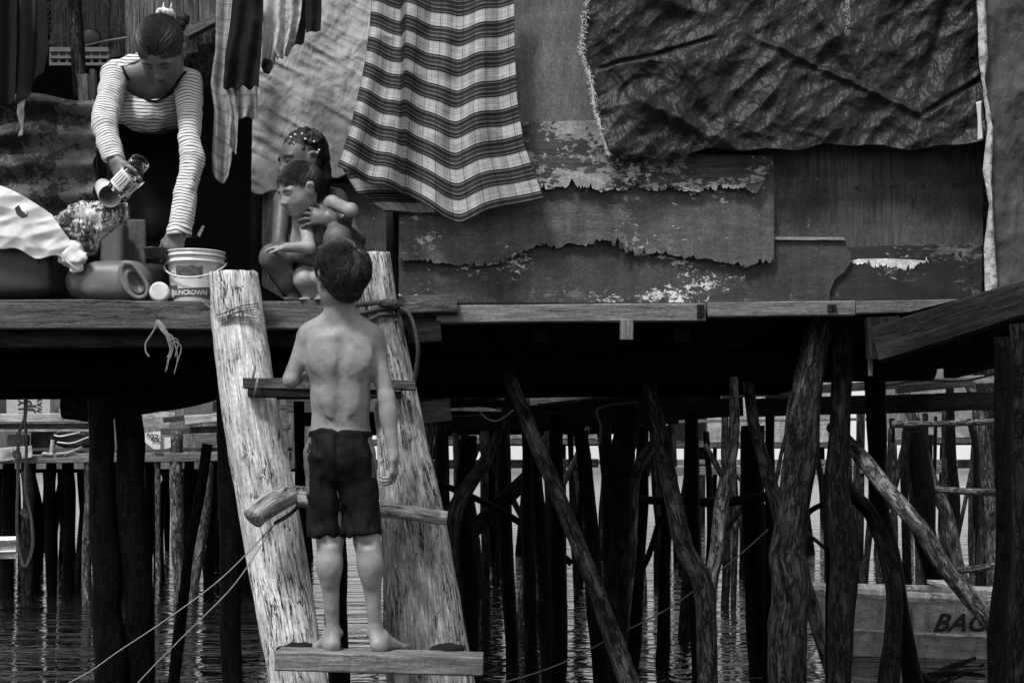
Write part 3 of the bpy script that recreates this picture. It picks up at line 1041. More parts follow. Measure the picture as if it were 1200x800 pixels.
mid_b = [(907, 306), (893, 309), (880, 311), (872, 314), (870, 311), (845, 307), (830, 304), (800, 303), (775, 296), (760, 296), (742, 299), (739, 293), (731, 298), (729, 288), (724, 283), (719, 290),
         (715, 283), (705, 281), (700, 286), (676, 288), (666, 284), (656, 290), (632, 289), (618, 293), (608, 298), (594, 305), (591, 310), (576, 311), (560, 313), (522, 309), (500, 307), (468, 304)]
part(torn([(467, 190), (905, 190)], mid_b, 5.026, .012, 27, 1.0, curl=.006), 'plywood_panel', 'pt_mid', label='grey panel with a deep torn edge running across the wall')
up_b = [(893, 216), (885, 227), (878, 225), (870, 221), (856, 222), (842, 224), (835, 221), (812, 226), (790, 222), (770, 225), (740, 222), (706, 224), (690, 222), (676, 221), (669, 212), (666, 219), (640, 221), (612, 218)]
up_b += [(906, 199)]
part(torn([(611, 143), (700, 141), (780, 180), (906, 182)], up_b, 5.006, .010, 28, 1.1, curl=.008), 'plywood_panel', 'pt_rough', label='pale flaking panel with torn lower edge under the tarpaulin')
for k, (x, y, w, h) in enumerate(((734, 290, 3.0, 13), (727, 288, 2.2, 8), (812, 226, 9, 5), (818, 225, 3, 7), (885, 224, 4, 6), (872, 311, 3, 5))):
    q = MB(); c = P(x, y, 5.015); box(c, (w * .0015, .004, h * .0015), q, seed=k,
        ax=np.array([[math.cos(.2 * k), 0, math.sin(.2 * k)], [0, 1, 0], [-math.sin(.2 * k), 0, math.cos(.2 * k)]]))
    part(q, 'splinter', 'pt_rough')

# upper plank wall over the doorway, far inside, and the slanted sill board with straw below
for i in range(14):
    x0 = 60 + i * 17.3
    yb = 64 + (4 if i % 3 else 0) if x0 < 220 else 60 - (x0 - 220) * .5
    b = panel(roughen([(x0, -90), (x0 + 16.4, -90), (x0 + 16.4, yb - 3), (x0, yb)], 20, .5, i + 3), 6.2 + .004 * (i % 3), .02, 90 + i, vert=True)
    part(b, 'wall_plank', 'pale_board' if i not in (0, 1, 2, 3, 4) else 'board')
b = board(P(219, 41, 6.12), P(256, 22, 6.12), .035, .05, seed=33, n=4); part(b, 'slanted_sill', 'pale_board')
st = MB(); rr = random.Random(3)
for i in range(700):
    x = rr.uniform(216, 262); y = rr.uniform(40 - (x - 219) * .5, 98)
    a = P(x, y, 6.15 + rr.uniform(0, .05)); d = np.array([rr.uniform(-.5, .5), rr.uniform(-.4, .1), rr.uniform(-1, -.2)]) * rr.uniform(.02, .06)
    w = np.array([.0012, 0, .0005]); st.add([a - w, a + w, a + d], [(0, 1, 2)])
tag(st.build('dry_straw', M['straw']), 'dark matted straw hanging beneath the slanted sill behind the woman', 'straw', kind='stuff')
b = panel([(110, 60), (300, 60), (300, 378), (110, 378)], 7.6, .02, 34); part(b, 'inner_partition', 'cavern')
# two gaps of daylight low in the dark room, painted as small white panels
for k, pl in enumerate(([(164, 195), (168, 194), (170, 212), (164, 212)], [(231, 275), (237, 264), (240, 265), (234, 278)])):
    part(panel(pl, 5.9 + .3 * k, .004, 35 + k), 'daylight_gap', 'white_paint')
b = board(P(213, 279, 6.0), P(231, 277, 6.0), .012, .01, seed=37, n=3); part(b, 'floor_batten', 'board')

# left side: corner post, leaf litter view, crate, corrugated sheet
b = MB(); pole([(86, -120), (87, 0), (92, 60), (96, 118)], 5.55, [17, 17, 18, 20], 20, 10, .12, 41, mb=b); part(b, 'corner_post', 'bark_mid', smooth=True)
b = board(P(98, 88, 5.5), P(100, 140, 5.5), .04, .03, up=(1, 0, 0), seed=42, n=5); part(b, 'post_patch', 'board')
b = board(P(109, 82, 5.42), P(112, 260, 5.42), .018, .03, up=(1, 0, 0), seed=43, n=8); part(b, 'door_post', 'board')
# rusted corrugated sheet
def corr(U, V_, X):
    return .022 * np.sin(V_ * 4.0 * 2 * PI + U * .5) + .012 * fbm(X * 6, 4, 4) + .004 * ridged(X * 14, 2, 2) + .02 * np.exp(-((V_ - .0) / .08) ** 2) * noise(X * 5, 3)
s_ = sheet([(-60, 112), (-60, 262)], [(112, 118), (112, 256)], 5.38, 90, 90, corr, top=lambda u: 2 * np.sin(u * 9) - 4 * np.exp(-((u - .6) / .18) ** 2))
cs = s_.build('corrugated_sheet', M['rust'], smooth=True, label='rusty corrugated metal sheet propped up at the left of the doorway', cat='metal sheet')
q = MB(); q.merge(sheet([(22, 110), (19, 130), (24, 150), (20, 160)], [(29, 108), (28, 132), (26, 150), (27, 159)], 5.30, 8, 20, lambda U, V_, X: .008 * noise(X * 40, 2)))
q.build('torn_wrapper', M['white_bag'], smooth=True, label='torn strip of clear plastic stuck on the rusty sheet', cat='plastic scrap')

# ================================================================= TIMBER UNDER AND AROUND THE HOUSE
def pile(pts, D, w, mat, label, seed, n=30, sides=14, group=None, name='wooden_pile', cat='pile', amp=.10, lump=.14, ext=-.3):
    mb = pole(pts, D, w, n, sides, amp, seed, lump, ext=ext)
    return mb.build(name, M[mat], smooth=True, label=label, cat=cat, group=group)

G = 'wooden piles holding up the house'
pile([(118, 468), (121, 600), (124, 720), (127, 800)], 5.25, [30, 34, 37, 40], 'bark_black', 'thick black pile left of its twin under the rusty sheet side', 101, group=G)
pile([(148, 468), (154, 600), (161, 720), (163, 800)], 5.3, [28, 31, 33, 35], 'bark_black', 'thick black pile right of its twin and left of the ladder', 102, group=G)
pile([(263, 440), (270, 560), (272, 680), (270, 800)], 5.2, [22, 24, 26, 27], 'bark_black', 'dark pile close behind the left ladder log', 103, group=G)
pile([(243, 520), (234, 590), (222, 650), (214, 710), (202, 805)], 6.0, [12, 12, 13, 13, 14], 'bark', 'thin crooked dark pole left of the ladder with a forked foot', 104, group=G)
pile([(612, 410), (598, 470), (577, 525), (541, 580), (530, 610), (529, 660), (538, 720), (548, 790)], 5.6, [16, 17, 15, 18, 19, 18, 18, 18], 'bark_mid', 'crooked pole leaning in from upper right beside the ladder foot', 105, n=50, group=G)
pile([(572, 392, 5.6), (598, 448, 5.3), (632, 530), (668, 615), (702, 700), (738, 803)], 5.15, [14, 15, 17, 18, 20, 22], 'bark_mid', 'smooth slanting pole crossing in front of the piles at mid wall', 106, n=40, amp=.05, group=G)
f = thing('forked_pile', 'forked pile whose two arms meet low above the water', 'pile', P(828, 795, 5.3), G)
pole([(748, 385, 5.6), (756, 432, 5.4), (772, 500), (785, 575), (800, 640), (822, 690), (830, 800)], 5.3, [13, 15, 18, 21, 24, 27, 27], 50, 14, .1, 107, .14, ext=-.3).build('stem', M['bark_mid'], f, smooth=True)
pole([(860, 400, 5.6), (859, 444), (857, 520), (846, 585), (843, 640), (834, 680), (831, 725)], 5.32, [9, 10, 14, 17, 18, 18, 16], 36, 12, .1, 108).build('arm', M['bark_lit'], f, smooth=True)
pile([(866, 400), (874, 440), (884, 500), (905, 570), (925, 640), (950, 700), (968, 760)], 6.4, [12, 13, 15, 17, 17, 16, 16], 'bark_lit', 'pale slanting pole behind the thickest pile', 109, group=G)
pile([(960, 366), (948, 450), (934, 540), (920, 640), (921, 720), (926, 802)], 5.12, [32, 36, 40, 42, 42, 42], 'bark_mid', 'thickest rough barked pile in front of the boat stem', 110, n=60, sides=20, group=G)
pile([(990, 372), (986, 460), (985, 560), (990, 640), (987, 720), (984, 802)], 5.15, [25, 26, 30, 34, 32, 30], 'bark', 'dark pile just right of the thickest pile', 111, n=50, group=G)
pile([(972, 640), (974, 720), (973, 802)], 5.35, [10, 12, 13], 'bark_black', 'thin black pole squeezed between the two biggest piles', 112, group=G)
pile([(984, 560, 5.2), (1000, 580, 5.25), (1020, 602), (1037, 645), (1046, 700), (1043, 760), (1040, 802)], 5.35, [20, 20, 20, 21, 19, 21, 24], 'bark', 'bent dark pile standing in front of the middle of the boat', 113, n=50, group=G)
pile([(1026, 400), (1030, 500), (1032, 600), (1050, 700)], 5.9, [22, 22, 22, 22], 'bark_black', 'black pile under the corner block where the two decks meet', 114, group=G)
pile([(975, 500, 5.5), (1003, 530, 5.35), (1030, 562, 5.1), (1060, 598), (1090, 632), (1112, 668), (1142, 706), (1172, 745), (1215, 792)], 4.85, [15, 17, 19, 20, 21, 20, 21, 20, 22], 'bark_lit', 'pale bent brace slanting down across the painted boat', 115, n=60, amp=.08, name='brace_pole', cat='brace')
pile([(1176, 395), (1176, 550), (1175, 680), (1172, 802)], 4.75, [20, 20, 22, 26], 'bark_black', 'black square cut post in front of the boat lettering', 116, group=G)
pile([(1194, 380), (1193, 550), (1197, 680), (1196, 802)], 4.6, [22, 20, 26, 28], 'bark', 'outermost post at the right, split down its face', 117, group=G)
pile([(1152, 430), (1156, 500), (1160, 600), (1160, 700)], 11.2, [24, 26, 26, 28], 'bark_mid', 'grey scarred post behind the leaning pole ladder', 118, group=G)
pile([(736, 478), (727, 560), (724, 640), (722, 760)], 6.3, [26, 27, 25, 24], 'bark', 'broad square hewn pile in the middle of the underside', 119, group=G)
pile([(766, 520), (748, 555), (744, 600), (742, 650), (735, 700), (728, 742)], 7.8, [12, 14, 13, 12, 14, 15], 'bark_lit', 'pale knobbly branch used as a pile beside the square hewn pile', 120, n=44, group=G, amp=.2)
pile([(680, 505), (687, 560), (695, 640), (700, 720)], 6.8, [17, 19, 21, 22], 'bark', 'straight dark pile passed by the smooth slanting pole', 121, group=G)
pile([(618, 500), (616, 600), (618, 680), (620, 740)], 8.5, [14, 16, 15, 16], 'bark', 'dark pile with its base left of the slanting pole', 122, group=G)
pile([(627, 520), (632, 620), (637, 700), (640, 745)], 8.2, [14, 16, 16, 17], 'bark', 'second dark pile beside the slanting pole foot', 123, group=G)
pile([(549, 510), (545, 600), (548, 700), (550, 790)], 6.9, [22, 24, 25, 26], 'bark_black', 'black pile behind the crooked leaning pole', 124, group=G)
pile([(503, 468), (500, 540), (499, 590), (497, 640)], 6.1, [12, 14, 14, 14], 'bark_lit', 'short pale post rising beside the right ladder log', 125, group=G)
pile([(398, 560), (396, 660), (398, 800)], 6.0, [22, 24, 24], 'bark_black', 'black pile seen between the legs of the boy', 126, group=G)
pile([(1072, 500), (1085, 600), (1098, 700)], 10.7, [22, 26, 27], 'bark_black', 'leaning black pile between the pole ladder and the boat', 127, group=G)
pile([(350, 470), (352, 560), (360, 700)], 6.6, [12, 13, 14], 'bark_black', 'thin black pile just right of the left ladder log', 128, group=G)

# rows of piles further back under the deck
DG = 'dark piles in the shade under the house'
rr = random.Random(21)
k = 0
cols = []
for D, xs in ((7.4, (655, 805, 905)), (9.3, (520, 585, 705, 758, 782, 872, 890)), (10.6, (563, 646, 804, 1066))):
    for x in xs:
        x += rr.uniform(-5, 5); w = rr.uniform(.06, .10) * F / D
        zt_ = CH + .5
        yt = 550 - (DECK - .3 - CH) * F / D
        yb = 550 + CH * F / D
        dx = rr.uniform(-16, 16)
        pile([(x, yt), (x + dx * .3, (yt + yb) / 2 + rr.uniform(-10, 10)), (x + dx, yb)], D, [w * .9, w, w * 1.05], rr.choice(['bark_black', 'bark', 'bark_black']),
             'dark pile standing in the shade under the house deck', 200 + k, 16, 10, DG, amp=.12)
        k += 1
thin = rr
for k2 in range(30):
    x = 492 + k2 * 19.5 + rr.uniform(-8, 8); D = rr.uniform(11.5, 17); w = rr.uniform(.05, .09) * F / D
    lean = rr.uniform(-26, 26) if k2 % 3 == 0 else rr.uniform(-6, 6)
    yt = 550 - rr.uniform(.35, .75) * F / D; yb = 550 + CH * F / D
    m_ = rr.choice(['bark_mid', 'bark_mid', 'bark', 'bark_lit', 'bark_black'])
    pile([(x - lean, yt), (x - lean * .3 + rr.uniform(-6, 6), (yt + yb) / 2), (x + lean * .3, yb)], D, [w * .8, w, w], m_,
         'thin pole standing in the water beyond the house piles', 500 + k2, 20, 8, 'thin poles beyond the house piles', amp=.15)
# beams of the structures behind
def beam(a, b, w, t, mat, label, seed, name='timber_beam', up=(0, 0, 1), cat='beam', n=14, group=None, jit=.06):
    return board(a, b, w, t, up=up, seed=seed, n=n, jit=jit).build(name, M[mat], label=label, cat=cat, group=group)
pile([(486, 473), (560, 470), (592, 474)], 9.0, [15, 16, 15], 'bark_mid', 'log beam ending under the deck right of the ladder', 131, ext=None, name='log_beam', cat='beam')
beam(P(484, 484, 6.0), P(528, 479, 6.0), .09, .08, 'pale_board', 'short rough sawn block beside the right ladder log', 132, 'timber_block', cat='block', n=4)
beam(P(580, 474, 9.0), P(591, 472, 9.0), .07, .07, 'pale_board', 'small pale block nailed under the deck beside the crooked pole', 133, 'timber_block', cat='block', n=3)
pile([(630, 477), (760, 463), (860, 452), (990, 440)], 9.2, [10, 12, 12, 12], 'bark_mid', 'long thin pole beam lying under the back of the deck', 134, ext=None, name='log_beam', cat='beam')
beam(P(600, 490, 9.5), P(870, 473, 9.5), .16, .05, 'board_dark', 'wide dark board under the back of the deck', 135)
beam(P(845, 462, 9.3), P(1200, 442, 9.3), .055, .05, 'pale_board', 'long pale beam behind the thickest pile', 136)
beam(P(860, 446, 9.55), P(960, 436, 9.55), .07, .04, 'board_lit', 'grey board above the long pale beam', 137)
beam(P(880, 478, 9.45), P(1210, 468, 9.45), .12, .05, 'board_dark', 'dark board below the long pale beam', 138)
beam(P(1050, 456, 9.15), P(1140, 448, 9.15), .05, .05, 'board_lit', 'short board crossing behind the top of the pole ladder', 139)
beam(P(470, 500, 9.5), P(700, 488, 9.5), .10, .05, 'board_dark', 'dark board behind the right ladder log', 140)
beam(P(555, 620, 9.0), P(618, 560, 9.0), .10, .03, 'bark_mid', 'pale slanted plank brace between the far piles', 141, 'plank_brace', cat='brace')
pile([(500, 560), (560, 585), (610, 612), (670, 660)], 8.9, [7, 8, 8, 8], 'bark_black', 'thin black pole crossing low between the far piles', 142, ext=None, name='cross_pole', cat='brace')
pile([(774, 604), (760, 650), (740, 690)], 9.0, [6, 7, 7], 'bark_black', 'short dark stick slanting behind the pale branch pile', 143, ext=None, name='cross_pole', cat='brace')
pile([(745, 585), (840, 588), (905, 580)], 9.2, [10, 11, 11], 'bark_black', 'horizontal black rail between the middle piles', 144, ext=None, name='cross_pole', cat='brace')
pile([(918, 640), (945, 602), (968, 588)], 6.8, [7, 7, 7], 'bark_black', 'short black stick slanting up behind the thickest pile', 145, ext=None, name='cross_pole', cat='brace')
pile([(76, 474), (110, 478), (180, 470), (262, 452)], 5.6, [34, 32, 30, 28], 'bark', 'heavy log beam with its cut end showing on the two black piles', 146, ext=None, name='log_beam', cat='beam', sides=18)

# lean-to pole ladder at the right
pl = thing('pole_ladder', 'leaning ladder of bare poles and round rungs behind the brace', 'ladder', P(1110, 700, 10.9))
pole([(1050, 436), (1075, 500), (1090, 560), (1112, 610), (1130, 690)], 10.9, [13, 15, 15, 16, 16], 40, 12, .12, 151, ext=-.2).build('rail', M['bark_lit'], pl, smooth=True)
pole([(1128, 430), (1146, 480), (1158, 560), (1162, 650)], 10.9, [13, 13, 13, 14], 30, 12, .1, 152, ext=-.2).build('rail', M['bark_lit'], pl, smooth=True)
for s, (a, b_) in enumerate((((1046, 497), (1166, 494)), ((1075, 571), (1166, 577)), ((1122, 668), (1168, 662)))):
    pole([a, ((a[0] + b_[0]) / 2, (a[1] + b_[1]) / 2 + 1), b_], 10.75, 8, 16, 10, .1, 153 + s).build('rung', M['bark_lit'], pl, smooth=True)

# neighbour's deck at the right, nearer to the camera
nb = thing('neighbour_deck', 'corner of the next timber deck jutting in above the black post', 'deck', P(1130, 400, 4.9))
board(P(1028, 403, 4.93), P(1300, 322, 4.6), .125, .08, seed=161, n=20, jit=.1).build('edge_beam', M['board_dark'], nb)
board(P(1034, 372, 4.95), P(1036, 420, 4.95), .11, .05, up=(1, 0, 0), seed=162, n=4).build('block', M['board_dark'], nb)
q = MB(); q.add([P(1040, 372, 5.0), P(1320, 300, 4.66), (4.2, 7.4, 1.9), (1.7, 7.4, 1.9)], [(0, 1, 2, 3)]); q.add([P(1040, 376, 5.0), P(1320, 304, 4.66), (4.2, 7.4, 1.87), (1.7, 7.4, 1.87)], [(3, 2, 1, 0)]); q.build('floor', M['board_black'], nb)
for i in range(5):
    board((1.75 + i * .45, 5.2, 1.80), (1.8 + i * .45, 7.4, 1.78), .12, .07, seed=165 + i).build('joist', M['board_black'], nb)
board(P(1042, 412, 5.6), P(1300, 392, 5.6), .16, .06, seed=171, n=8).build('bearer', M['board_black'], nb)
nh = thing('neighbour_shack', 'next shack hidden behind the grey tarpaulin at the right', 'house', (2.9, 7.5, 1.95))
box((2.95, 6.3, 3.1), (1.2, 1.1, 1.1)).build('wall', M['cavern'], nh)
box((2.95, 6.3, 4.25), (1.5, 1.4, .03)).build('roof', M['roof'], nh)

# ================================================================= PLATFORM OF THE HOUSE BEHIND, AT THE LEFT
DP = 13.5
pf = thing('back_platform', 'cluttered timber platform on piles beyond the two black piles', 'platform', P(100, 540, DP))
board(P(-200, 540, DP), P(340, 534, DP), .085, .12, seed=181, n=20, jit=.1).build('edge_beam', M['board_lit'], pf)
for i in range(8):
    board(P(-200, 528, DP + .25 + i * .26), P(340, 526, DP + .25 + i * .26), .22, .03, up=(0, 1, 0), seed=182 + i, n=6).build('floor_board', M['board'], pf)
board(P(-200, 491, DP + .3), P(104, 489, DP + .3), .085, .07, seed=191, n=12).build('rail', M['pale_board'], pf)
board(P(-200, 500, DP + .35), P(106, 499, DP + .35), .05, .05, seed=192, n=12).build('rail', M['board'], pf)
board(P(-200, 506, DP + .33), P(110, 504, DP + .33), .02, .05, seed=193, n=12).build('rail', M['pale_board'], pf)
board(P(160, 486, DP + .3), P(206, 487, DP + .3), .07, .06, seed=194, n=5).build('rail', M['pale_board'], pf)
board(P(192, 492, DP + .1), P(340, 476, DP + .1), .05, .06, seed=195, n=5).build('rail', M['board'], pf)
board(P(190, 505, DP + .1), P(340, 500, DP + .1), .06, .06, seed=196, n=5).build('rail', M['board'], pf)
board(P(230, 515, DP), P(254, 514, DP), .11, .05, seed=197, n=3).build('block', M['board_lit'], pf)
board(P(162, 497, DP + .2), P(200, 497, DP + .2), .10, .03, seed=198, n=5).build('bench_board', M['pale_board'], pf)
board(P(218, 492, DP), P(262, 488, DP), .09, .1, seed=199, n=5, jit=.2).build('driftwood_board', M['pale_board'], pf)
# shed wall behind the clutter
part2 = thing('back_shed', 'boarded shed wall behind the cluttered platform', 'shed', P(60, 500, DP + 2.4))
box(P(60, 470, DP + 2.5), (3.2, .03, .75)).build('wall', M['house_b'], part2)
box(P(60, 380, DP + 3.2), (3.6, 1.2, .03)).build('roof', M['roof'], part2)
# clutter
cb = thing('cardboard_carton', 'pale carton with black lettering turned on its side on the rail', 'carton', P(36, 484, DP + .5))
cx = P(38, 480, DP + .5); box(cx, (.21, .12, .11)).build('box', M['cardboard'], cb)
q = MB()
text_on('UP', .14, cx + [.03, -.124, 0], (0, 0, 1), (-1, 0, 0), q, bold=.004); text_on('WAY', .07, cx + [.11, -.124, .03], (0, 0, 1), (-1, 0, 0), q, bold=.002); text_on('LLY', .09, cx + [-.06, -.124, .02], (0, 0, 1), (-1, 0, 0), q, bold=.003)
q.build('lettering', M['ink'], cb)
box(P(85, 483, DP + .6), (.11, .05, .05), ax=np.array([[1, 0, .12], [0, 1, 0], [-.12, 0, 1]])).build('foam_block', M['white_bag'], label='white foam block lying on the far rail', cat='foam block')
box(P(0, 475, DP + .8), (.10, .1, .10)).build('plastic_crate', M['grey_cloth'], label='dark crate left of the lettered carton', cat='crate')
q = sheet([(-30, 527), (-30, 545)], [(37, 522), (38, 536)], DP - .12, 30, 12, lambda U, V_, X: .03 * noise(X * 9, 3)); q.build('laid_sack', M['tarp_pale'], smooth=True, label='pale sack spread over the platform edge at far left', cat='sack')
box(P(22, 516, DP + .5), (.08, .08, .055)).build('tin_box', M['grey_plastic'], label='small grey tin standing behind the hanging cords', cat='tin')
box(P(50, 520, DP + .7), (.09, .08, .12)).build('dark_drum', M['black_plastic'], label='dark square drum on the platform left of the coiled hose', cat='drum')
q = MB(); tube(spline([P(64, 510, DP + .3), P(72, 511, DP + .2), P(92, 507, DP + .3), P(100, 505, DP + .5), P(80, 503, DP + .6), P(64, 508, DP + .35)], 30), .009, 6, mb=q); tube(spline([P(67, 518, DP + .2), P(84, 519, DP + .2), P(104, 512, DP + .3)], 20), .008, 6, mb=q)
q.build('coiled_hose', M['white_plastic'], smooth=True, label='pale hose looped over dark bundles on the platform', cat='hose')
fs = SDF(.02); fs.ell(P(84, 512, DP + .6), (.24, .18, .11)).ell(P(98, 520, DP + .5), (.18, .15, .08), k=.05)
fs.mb(lambda X: .02 * fbm(X * 9, 3, 2)).build('net_bundle', M['grey_cloth'], smooth=True, label='dark bundle of netting under the pale hose', cat='bundle')
board(P(60, 533, DP), P(62, 515, DP), .03, .03, up=(1, 0, 0), seed=3, n=3).build('peg_post', M['pale_board'], label='short pale peg upright on the platform edge', cat='peg')
for i, (a, b_) in enumerate((((76, 532), (96, 524)), ((66, 532), (82, 530)), ((50, 531), (62, 532)))):
    board(P(*a, DP - .05), P(*b_, DP - .05), .05, .015, up=(0, 1, .3), seed=5 + i, n=4).build('wood_offcut', M['pale_board'], label='pale offcut lying on the platform edge below the hose', cat='offcut', group='wood offcuts on the platform')
q = panel([(170, 507), (188, 505), (188, 526), (180, 526), (170, 518)], DP - .1, .02); q.build('paper_bag', M['white_bag'], label='white bag with black scrawl hanging under the far rail', cat='bag')
q = MB(); text_on('NYZ', .055, P(179, 511, DP - .115), nrm([1, 0, -.2]), nrm([.2, 0, 1]), q, bold=.002); text_on('BOA', .04, P(182, 515.5, DP - .115), nrm([1, 0, -.2]), nrm([.2, 0, 1]), q, bold=.002)
q.build('scrawl', M['ink'], bpy.data.objects['paper_bag'])
panel([(190, 512), (200, 512), (200, 524), (192, 526), (188, 522)], DP - .06, .02).build('plastic_sheet', M['white_bag'], label='white plastic scrap right of the lettered bag', cat='scrap')
fs = SDF(.015); fs.ell(P(180, 479, DP + .4), (.095, .1, .05))
fs.mb(lambda X: .012 * fbm(X * 12, 3, 5)).build('plastic_bag', M['white_bag'], smooth=True, label='white crumpled bag on the far rail beyond the black piles', cat='bag')
box(P(238, 481, DP + .4), (.11, .08, .09)).build('tin_box', M['grey_plastic'], label='grey box on the far rail beside the ladder', cat='tin')
# piles of that platform
BG = 'piles under the platform behind'
for i, (x, w, mat) in enumerate(((32, 15, 'bark_mid'), (103, 9, 'bark_lit'), (166, 8, 'bark_lit'), (185, 7, 'bark_lit'), (207, 14, 'bark_lit'), (246, 12, 'bark_lit'), (60, 12, 'bark_black'), (80, 14, 'bark_black'), (10, 14, 'bark_black'), (126, 12, 'bark_black'), (222, 12, 'bark_black'))):
    lab = {32: 'grey pile behind the hanging cords', 103: 'thin pale pile touching the thick black pile', 207: 'grey mottled pile under the lettered bag', 246: 'pale pile curving down beside the ladder'}.get(x, 'thin pile under the platform behind')
    y0 = {207: 505}.get(x, 538)
    bend = {246: -22, 207: 2, 103: -2}.get(x, 0)
    pile([(x, y0), (x + bend * .3, 600), (x + bend, 706)], DP + (.0 if mat != 'bark_black' else .6), w, mat, lab, 300 + i, 20, 10, BG)
for i in range(15):
    x = -40 + i * 24 + rr.uniform(-6, 6); D = DP + 1.2 + (i % 3) * .9
    pile([(x, 536), (x + rr.uniform(-4, 4), 610), (x + rr.uniform(-6, 6), 690)], D, rr.uniform(7, 13), 'bark_black', 'dark pile in the shade under the platform behind', 330 + i, 12, 8, 'dark piles under the platform behind')

BK = 'dark piles added to close the gaps under the rear houses'
def rear_deck(name_lab, x0, x1, y0, y1, z, seed):
    t = thing('added_rear_house', name_lab, 'house', ((x0 + x1) / 2, y0, z))
    box(((x0 + x1) / 2, (y0 + y1) / 2, z - .04), ((x1 - x0) / 2, (y1 - y0) / 2, .03), seed=seed).build('floor', M['board_black'], t)
    board((x0, y0 - .04, z - .06), (x1, y0 - .04, z - .03), .15, .06, seed=seed, n=20, jit=.1).build('edge_beam', M['board'], t)
    for i in range(int((y1 - y0) / 1.2)):
        board((x0, y0 + .8 + i * 1.2, z - .15), (x1, y0 + .8 + i * 1.2, z - .13), .14, .09, seed=seed + i, n=10).build('bearer', M['board_black'], t)
    box(((x0 + x1) / 2, (y0 + y1) / 2 + .4, z + 1.1), ((x1 - x0) / 2 - .3, (y1 - y0) / 2 - .5, 1.1), seed=seed + 3).build('wall', M['house_b'], t)
    box(((x0 + x1) / 2, (y0 + y1) / 2, z + 2.3), ((x1 - x0) / 2, (y1 - y0) / 2 + .2, .05), seed=seed + 4).build('roof', M['roof'], t)
    return t
rear_deck('plank house added directly behind, its dark underside seen over the middle piles', -1.9, 1.5, 12.2, 17.5, 1.86, 811)  # added: blocks the bright sky band and darkens the water in front
rear_deck('plank house added behind the cluttered platform, dark beneath', -9.5, -2.9, 16.2, 23, 1.42, 831)  # added: keeps the space beyond the platform dark
q2 = random.Random(99)
kk = 0
for D, xa, xb, st_, lab, ztop in ((16.5, -60, 300, 22, 0, 1.3), (20, -60, 310, 17, 0, 1.3), (22.5, -60, 310, 15, 0, 1.3), (17.0, 495, 880, 44, 1, 1.7)):  # dense near-black rows added to block the bright gaps
    x = xa
    while x < xb:
        x += st_ * q2.uniform(.55, 1.5)
        if 250 < x < 480 and lab == 1: continue
        w = q2.uniform(.05, .14) * F / D; yt = 550 - (ztop - CH) * F / D; yb = 550 + CH * F / D
        dx = q2.uniform(-15, 15)
        pile([(x, yt), (x + dx * .5 + q2.uniform(-7, 7), (yt + yb) / 2 + q2.uniform(-20, 20)), (x + dx, yb)], D, [w * .85, w, w], q2.choice(['bark_black', 'bark_black', 'bark']),
             'added dark pile under the house behind the cluttered platform' if lab == 0 else 'added dark pile under the plank house directly behind', 900 + kk, 10, 7, BK if lab else 'dark piles added behind the cluttered platform', amp=.12)
        kk += 1
for i in range(18):
    x = q2.uniform(985, 1190); D = q2.uniform(12, 19); w = q2.uniform(.05, .10) * F / D; l_ = q2.uniform(-22, 22) if i % 3 == 0 else q2.uniform(-5, 5)
    yt = 550 - q2.uniform(.2, .8) * F / D
    pile([(x - l_, yt), (x, (yt + 550 + CH * F / D) / 2), (x + l_ * .3, 550 + CH * F / D)], D, [w * .8, w, w], q2.choice(['bark_black', 'bark', 'bark_mid']), 'thin pole standing in the water beyond the boat', 1040 + i, 18, 8, 'thin poles beyond the boat', amp=.14)
for i, (x0, y0, x1, y1, D) in enumerate(((512, 640, 560, 520, 11.5), (640, 600, 690, 500, 12), (700, 660, 745, 540, 11), (826, 520, 880, 640, 12), (560, 520, 640, 660, 12.4), (770, 520, 720, 640, 13), (850, 620, 905, 540, 11.6), (1060, 520, 1030, 620, 12))):
    pile([(x0, y0), ((x0 + x1) / 2 + 4, (y0 + y1) / 2), (x1, y1)], D, [7, 8, 8], 'bark_mid' if i % 2 else 'bark_black', 'thin slanting stick braced between the rear piles', 980 + i, 12, 7, 'slanting sticks between the rear piles', ext=None, name='cross_pole', cat='brace')
# ================================================================= HOUSES FAR BEHIND
def far_house(x, D, w, wm, lab, seed, h=2.2, lift=1.9):
    r = random.Random(seed)
    t = thing('distant_stilt_house', lab, 'house', (x, D, lift))
    box((x, D + 2.2, lift + h / 2), (w / 2, 2.0, h / 2), seed=seed).build('wall', M[wm], t)
    box((x, D + .6, lift - .08), (w / 2 + .3, 1.1, .05), seed=seed).build('deck', M['board'], t)
    rb = MB(); rb.add([(x - w / 2 - .4, D - .2, lift + h), (x + w / 2 + .4, D - .2, lift + h), (x + w / 2 + .4, D + 4.6, lift + h + .9), (x - w / 2 - .4, D + 4.6, lift + h + .9)], [(0, 1, 2, 3)])
    rb.build('roof', M['roof'], t)
    box((x - w * .2, D + .17, lift + .95), (.4, .03, .9)).build('door', M['board_dark'], t)
    box((x + w * .25, D + .17, lift + 1.3), (.45, .03, .4)).build('window', M['board_black'], t)
    for i in range(int(w / .7)):
        px = x - w / 2 + .35 + i * .7
        for yy in (D - .2, D + 2.6):
            tube([(px + r.uniform(-.1, .1), yy, -.3), (px, yy, lift - .1)], r.uniform(.05, .09), 8, .1, seed + i).build('stilt', M[r.choice(['bark', 'bark_mid', 'bark_black'])], t, smooth=True)
    board((x - w / 2, D - .35, lift + .6), (x + w / 2, D - .35, lift + .6), .07, .05, seed=seed).build('rail', M['pale_board'], t)
    return t
far_house(-8.0, 33, 5.0, 'house_b', 'distant plank house seen low at the left beyond the platform', 1)
far_house(-.5, 30, 4.6, 'house_a', 'distant pale house on stilts seen between the middle piles', 2)
far_house(5.2, 34, 5.0, 'metal_pale', 'distant light walled house seen behind the forked pile', 3)
